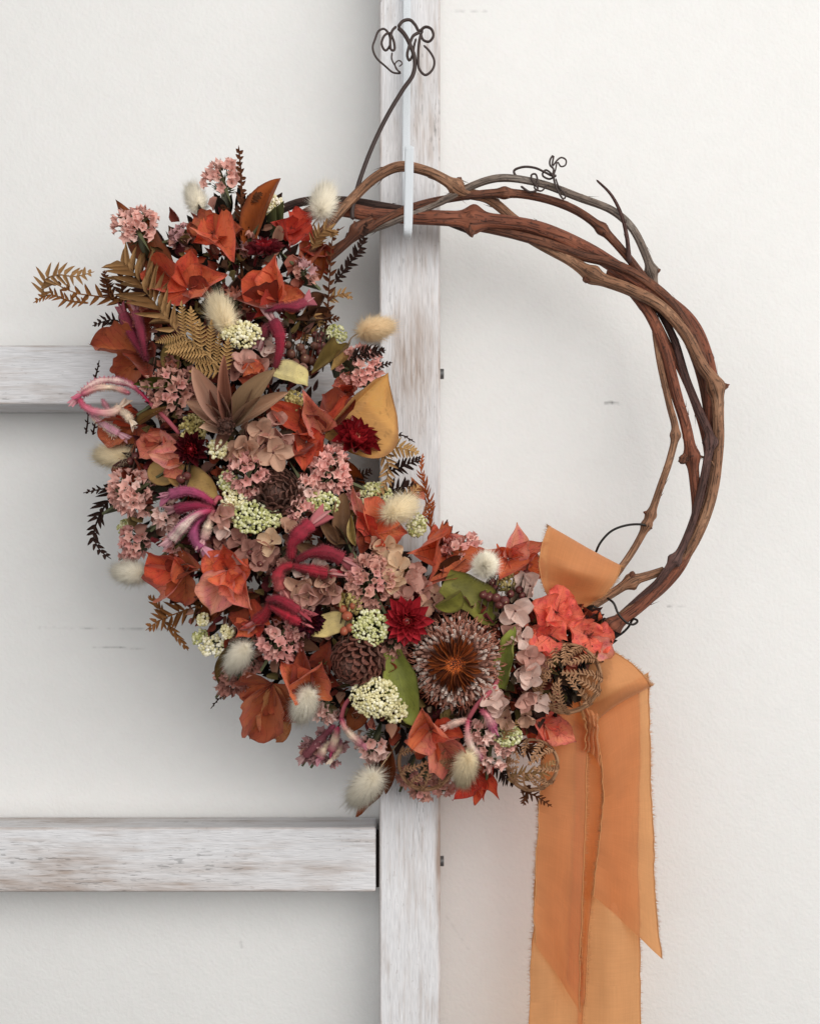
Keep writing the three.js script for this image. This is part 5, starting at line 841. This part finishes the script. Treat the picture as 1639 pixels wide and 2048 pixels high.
// ================================================================== silk ribbon
{
  const R = group('ribbon', P(1150, 1300, 0.02), scene), o = R.position;
  R.userData = { label: 'frayed rust orange silk ribbon bow at the lower right of the wreath', category: 'ribbon' };
  function sheet(name, rows, m, { nu = 32, nv = 80, ripple = 0, rf = 1.7, wob = 8, ph = rnd() * 9, label, fray = [0, 1], lines = true } = {}) {
    const pts = rows.map((r) => r.map(([x, y, z]) => P(x, y, z * S))), across = pts.map((r) => new THREE.CatmullRomCurve3(r, false, 'centripetal'));
    const f = (a, b) => { const c = new THREE.CatmullRomCurve3(across.map((k) => k.getPoint(a)), false, 'centripetal').getPoint(b); c.z += ripple * S * (Math.sin(a * rf * 3.1 + ph + b * 2.2) * (0.4 + b) + 0.15 * Math.sin(a * rf * 5.1 + ph * 3 - b * 3.1) * (1 - b) + 1.2 * (fbm(a * 2 + ph, b * 3, 3, 2) - 0.5)); c.x += wob * S * (fbm(b * 9 + ph, a * 2, 5, 3) - 0.5); return c; };
    const g = grid(nu, nv, (a, b) => { const p = f(a, b).sub(o); return [p, a, b * 2.5]; });
    const s = mesh(name, g, m, R); if (label) s.userData.label = label;
    const mb = new MB();
    for (const e of fray) {
      for (let i = 0; i < 520; i++) { const b = rnd(), p = f(e, b), t = f(e, Math.min(1, b + 0.01)).sub(f(e, Math.max(0, b - 0.01))).normalize(), out = f(e, b).sub(f(e ? 0.9 : 0.1, b)).normalize(); mb.hair(p.sub(o).addScaledVector(out, -1 * S), out.multiplyScalar(1).addScaledVector(t, gauss() * 0.7).add(V(0, 0, gauss() * 0.3)), rr(3, 13) * S, 0.5 * S); }
      const edge = []; for (let i = 0; i <= 50; i++) edge.push(f(e, i / 50).sub(o).add(V(gauss() * 0.7 * S, 0, 0.8 * S))); mb.add(tube(edge, 1.0 * S, { seg: 160, radial: 5 }), new THREE.Matrix4());
    }
    if (fray.length) { const h = mb.build('frayed_edge', M.ribbon_thread, s, true); }
    return s;
  }
  const silk = M.ribbon_silk, bow = M.ribbon_bow;
  // bow loop above: front half, fold and back half
  sheet('bow_loop', [
    [[1150, 1240, 6], [1165, 1235, 4], [1180, 1225, 4]],
    [[1104, 1190, -4], [1150, 1200, -2], [1196, 1192, -2]],
    [[1094, 1130, -2], [1150, 1158, 4], [1222, 1168, 0]],
    [[1100, 1056, 16], [1168, 1095, 22], [1239, 1132, 16]],
    [[1097, 1054, 30], [1166, 1093, 36], [1240, 1131, 28]],
    [[1078, 1112, 66], [1150, 1140, 92], [1230, 1160, 54]],
    [[1084, 1165, 58], [1140, 1182, 50], [1206, 1190, 48]],
    [[1110, 1215, 32], [1140, 1212, 32], [1182, 1206, 26]],
    [[1135, 1240, 24], [1150, 1236, 24], [1166, 1230, 22]],
  ], bow, { ripple: 5, wob: 4, label: 'upper bow loop' });
  sheet('bow_loop', [
    [[1130, 1290, 30], [1160, 1285, 34], [1196, 1290, 30]],
    [[1138, 1325, 40], [1182, 1308, 52], [1222, 1302, 44]],
    [[1150, 1365, 42], [1206, 1344, 78], [1264, 1330, 52]],
    [[1162, 1412, 40], [1218, 1380, 84], [1290, 1356, 44]],
    [[1180, 1450, 36], [1222, 1412, 46], [1299, 1370, 32]],
    [[1184, 1452, 30], [1222, 1416, 34], [1298, 1374, 22]],
    [[1190, 1440, 18], [1220, 1408, 18], [1290, 1370, 12]],
  ], bow, { ripple: 4, wob: 4, label: 'lower golden bow loop' });
  // tails, back to front
  sheet('ribbon_tail', [[[1090, 1340, 0], [1130, 1340, 2], [1172, 1340, 0]], [[1078, 1600, -4], [1122, 1600, 4], [1166, 1600, -2]], [[1068, 1800, -8], [1116, 1800, 0], [1160, 1800, -6]], [[1060, 1960, -10], [1110, 1960, 2], [1162, 1960, -8]], [[1050, 2180, -12], [1106, 2180, 0], [1166, 2180, -10]]], silk, { ripple: 7, label: 'long pale left tail running out of the picture' });
  sheet('ribbon_tail', [[[1176, 1410, -6], [1225, 1390, 2], [1276, 1370, -2]], [[1172, 1560, -10], [1222, 1560, 4], [1276, 1560, -4]], [[1164, 1740, -12], [1220, 1740, 2], [1276, 1740, -6]], [[1160, 1920, -12], [1222, 1920, 4], [1279, 1920, -8]], [[1154, 2180, -14], [1220, 2180, 0], [1282, 2180, -10]]], silk, { ripple: 7, label: 'long pale right tail running out of the picture' });
  sheet('ribbon_tail', [[[1150, 1440, 8], [1172, 1450, 6], [1190, 1455, 4]], [[1150, 1560, 6], [1180, 1560, 0], [1205, 1560, -2]], [[1146, 1680, 4], [1172, 1680, -4], [1196, 1680, -2]], [[1140, 1800, 2], [1162, 1800, -6], [1182, 1800, -4]], [[1134, 1960, 0], [1150, 1990, -6], [1166, 2010, -6]]], silk, { ripple: 3, label: 'dark doubled fold between the tails' });
  sheet('ribbon_tail', [[[1180, 1412, 14], [1236, 1380, 16], [1296, 1345, 12]], [[1204, 1548, 14], [1250, 1510, 24], [1299, 1490, 14]], [[1202, 1625, 12], [1254, 1620, 22], [1301, 1620, 12]], [[1192, 1710, 12], [1254, 1745, 22], [1307, 1770, 12]], [[1184, 1790, 12], [1252, 1852, 20], [1320, 1915, 12]]], silk, { ripple: 7, label: 'shorter right tail with a slanted cut end' });
  sheet('ribbon_tail', [[[1100, 1350, 22], [1146, 1360, 26], [1180, 1400, 20]], [[1082, 1545, 18], [1130, 1555, 26], [1172, 1560, 16]], [[1074, 1670, 14], [1124, 1690, 24], [1166, 1710, 14]], [[1069, 1780, 12], [1118, 1820, 22], [1158, 1870, 12]], [[1066, 1885, 10], [1112, 1952, 18], [1159, 2020, 10]]], silk, { ripple: 7, label: 'shorter left tail with a slanted cut end' });
  sheet('knot', [[[1160, 1408, 34], [1178, 1418, 44], [1200, 1412, 38]], [[1168, 1436, 36], [1182, 1440, 48], [1195, 1434, 40]], [[1172, 1458, 30], [1184, 1462, 38], [1194, 1456, 32]], [[1166, 1500, 22], [1182, 1508, 20], [1204, 1540, 18]]], bow, { nu: 14, nv: 24, ripple: 5, rf: 7, fray: [0, 1], label: 'gathered knot of the ribbon' });
}

renderer.render(scene, camera);
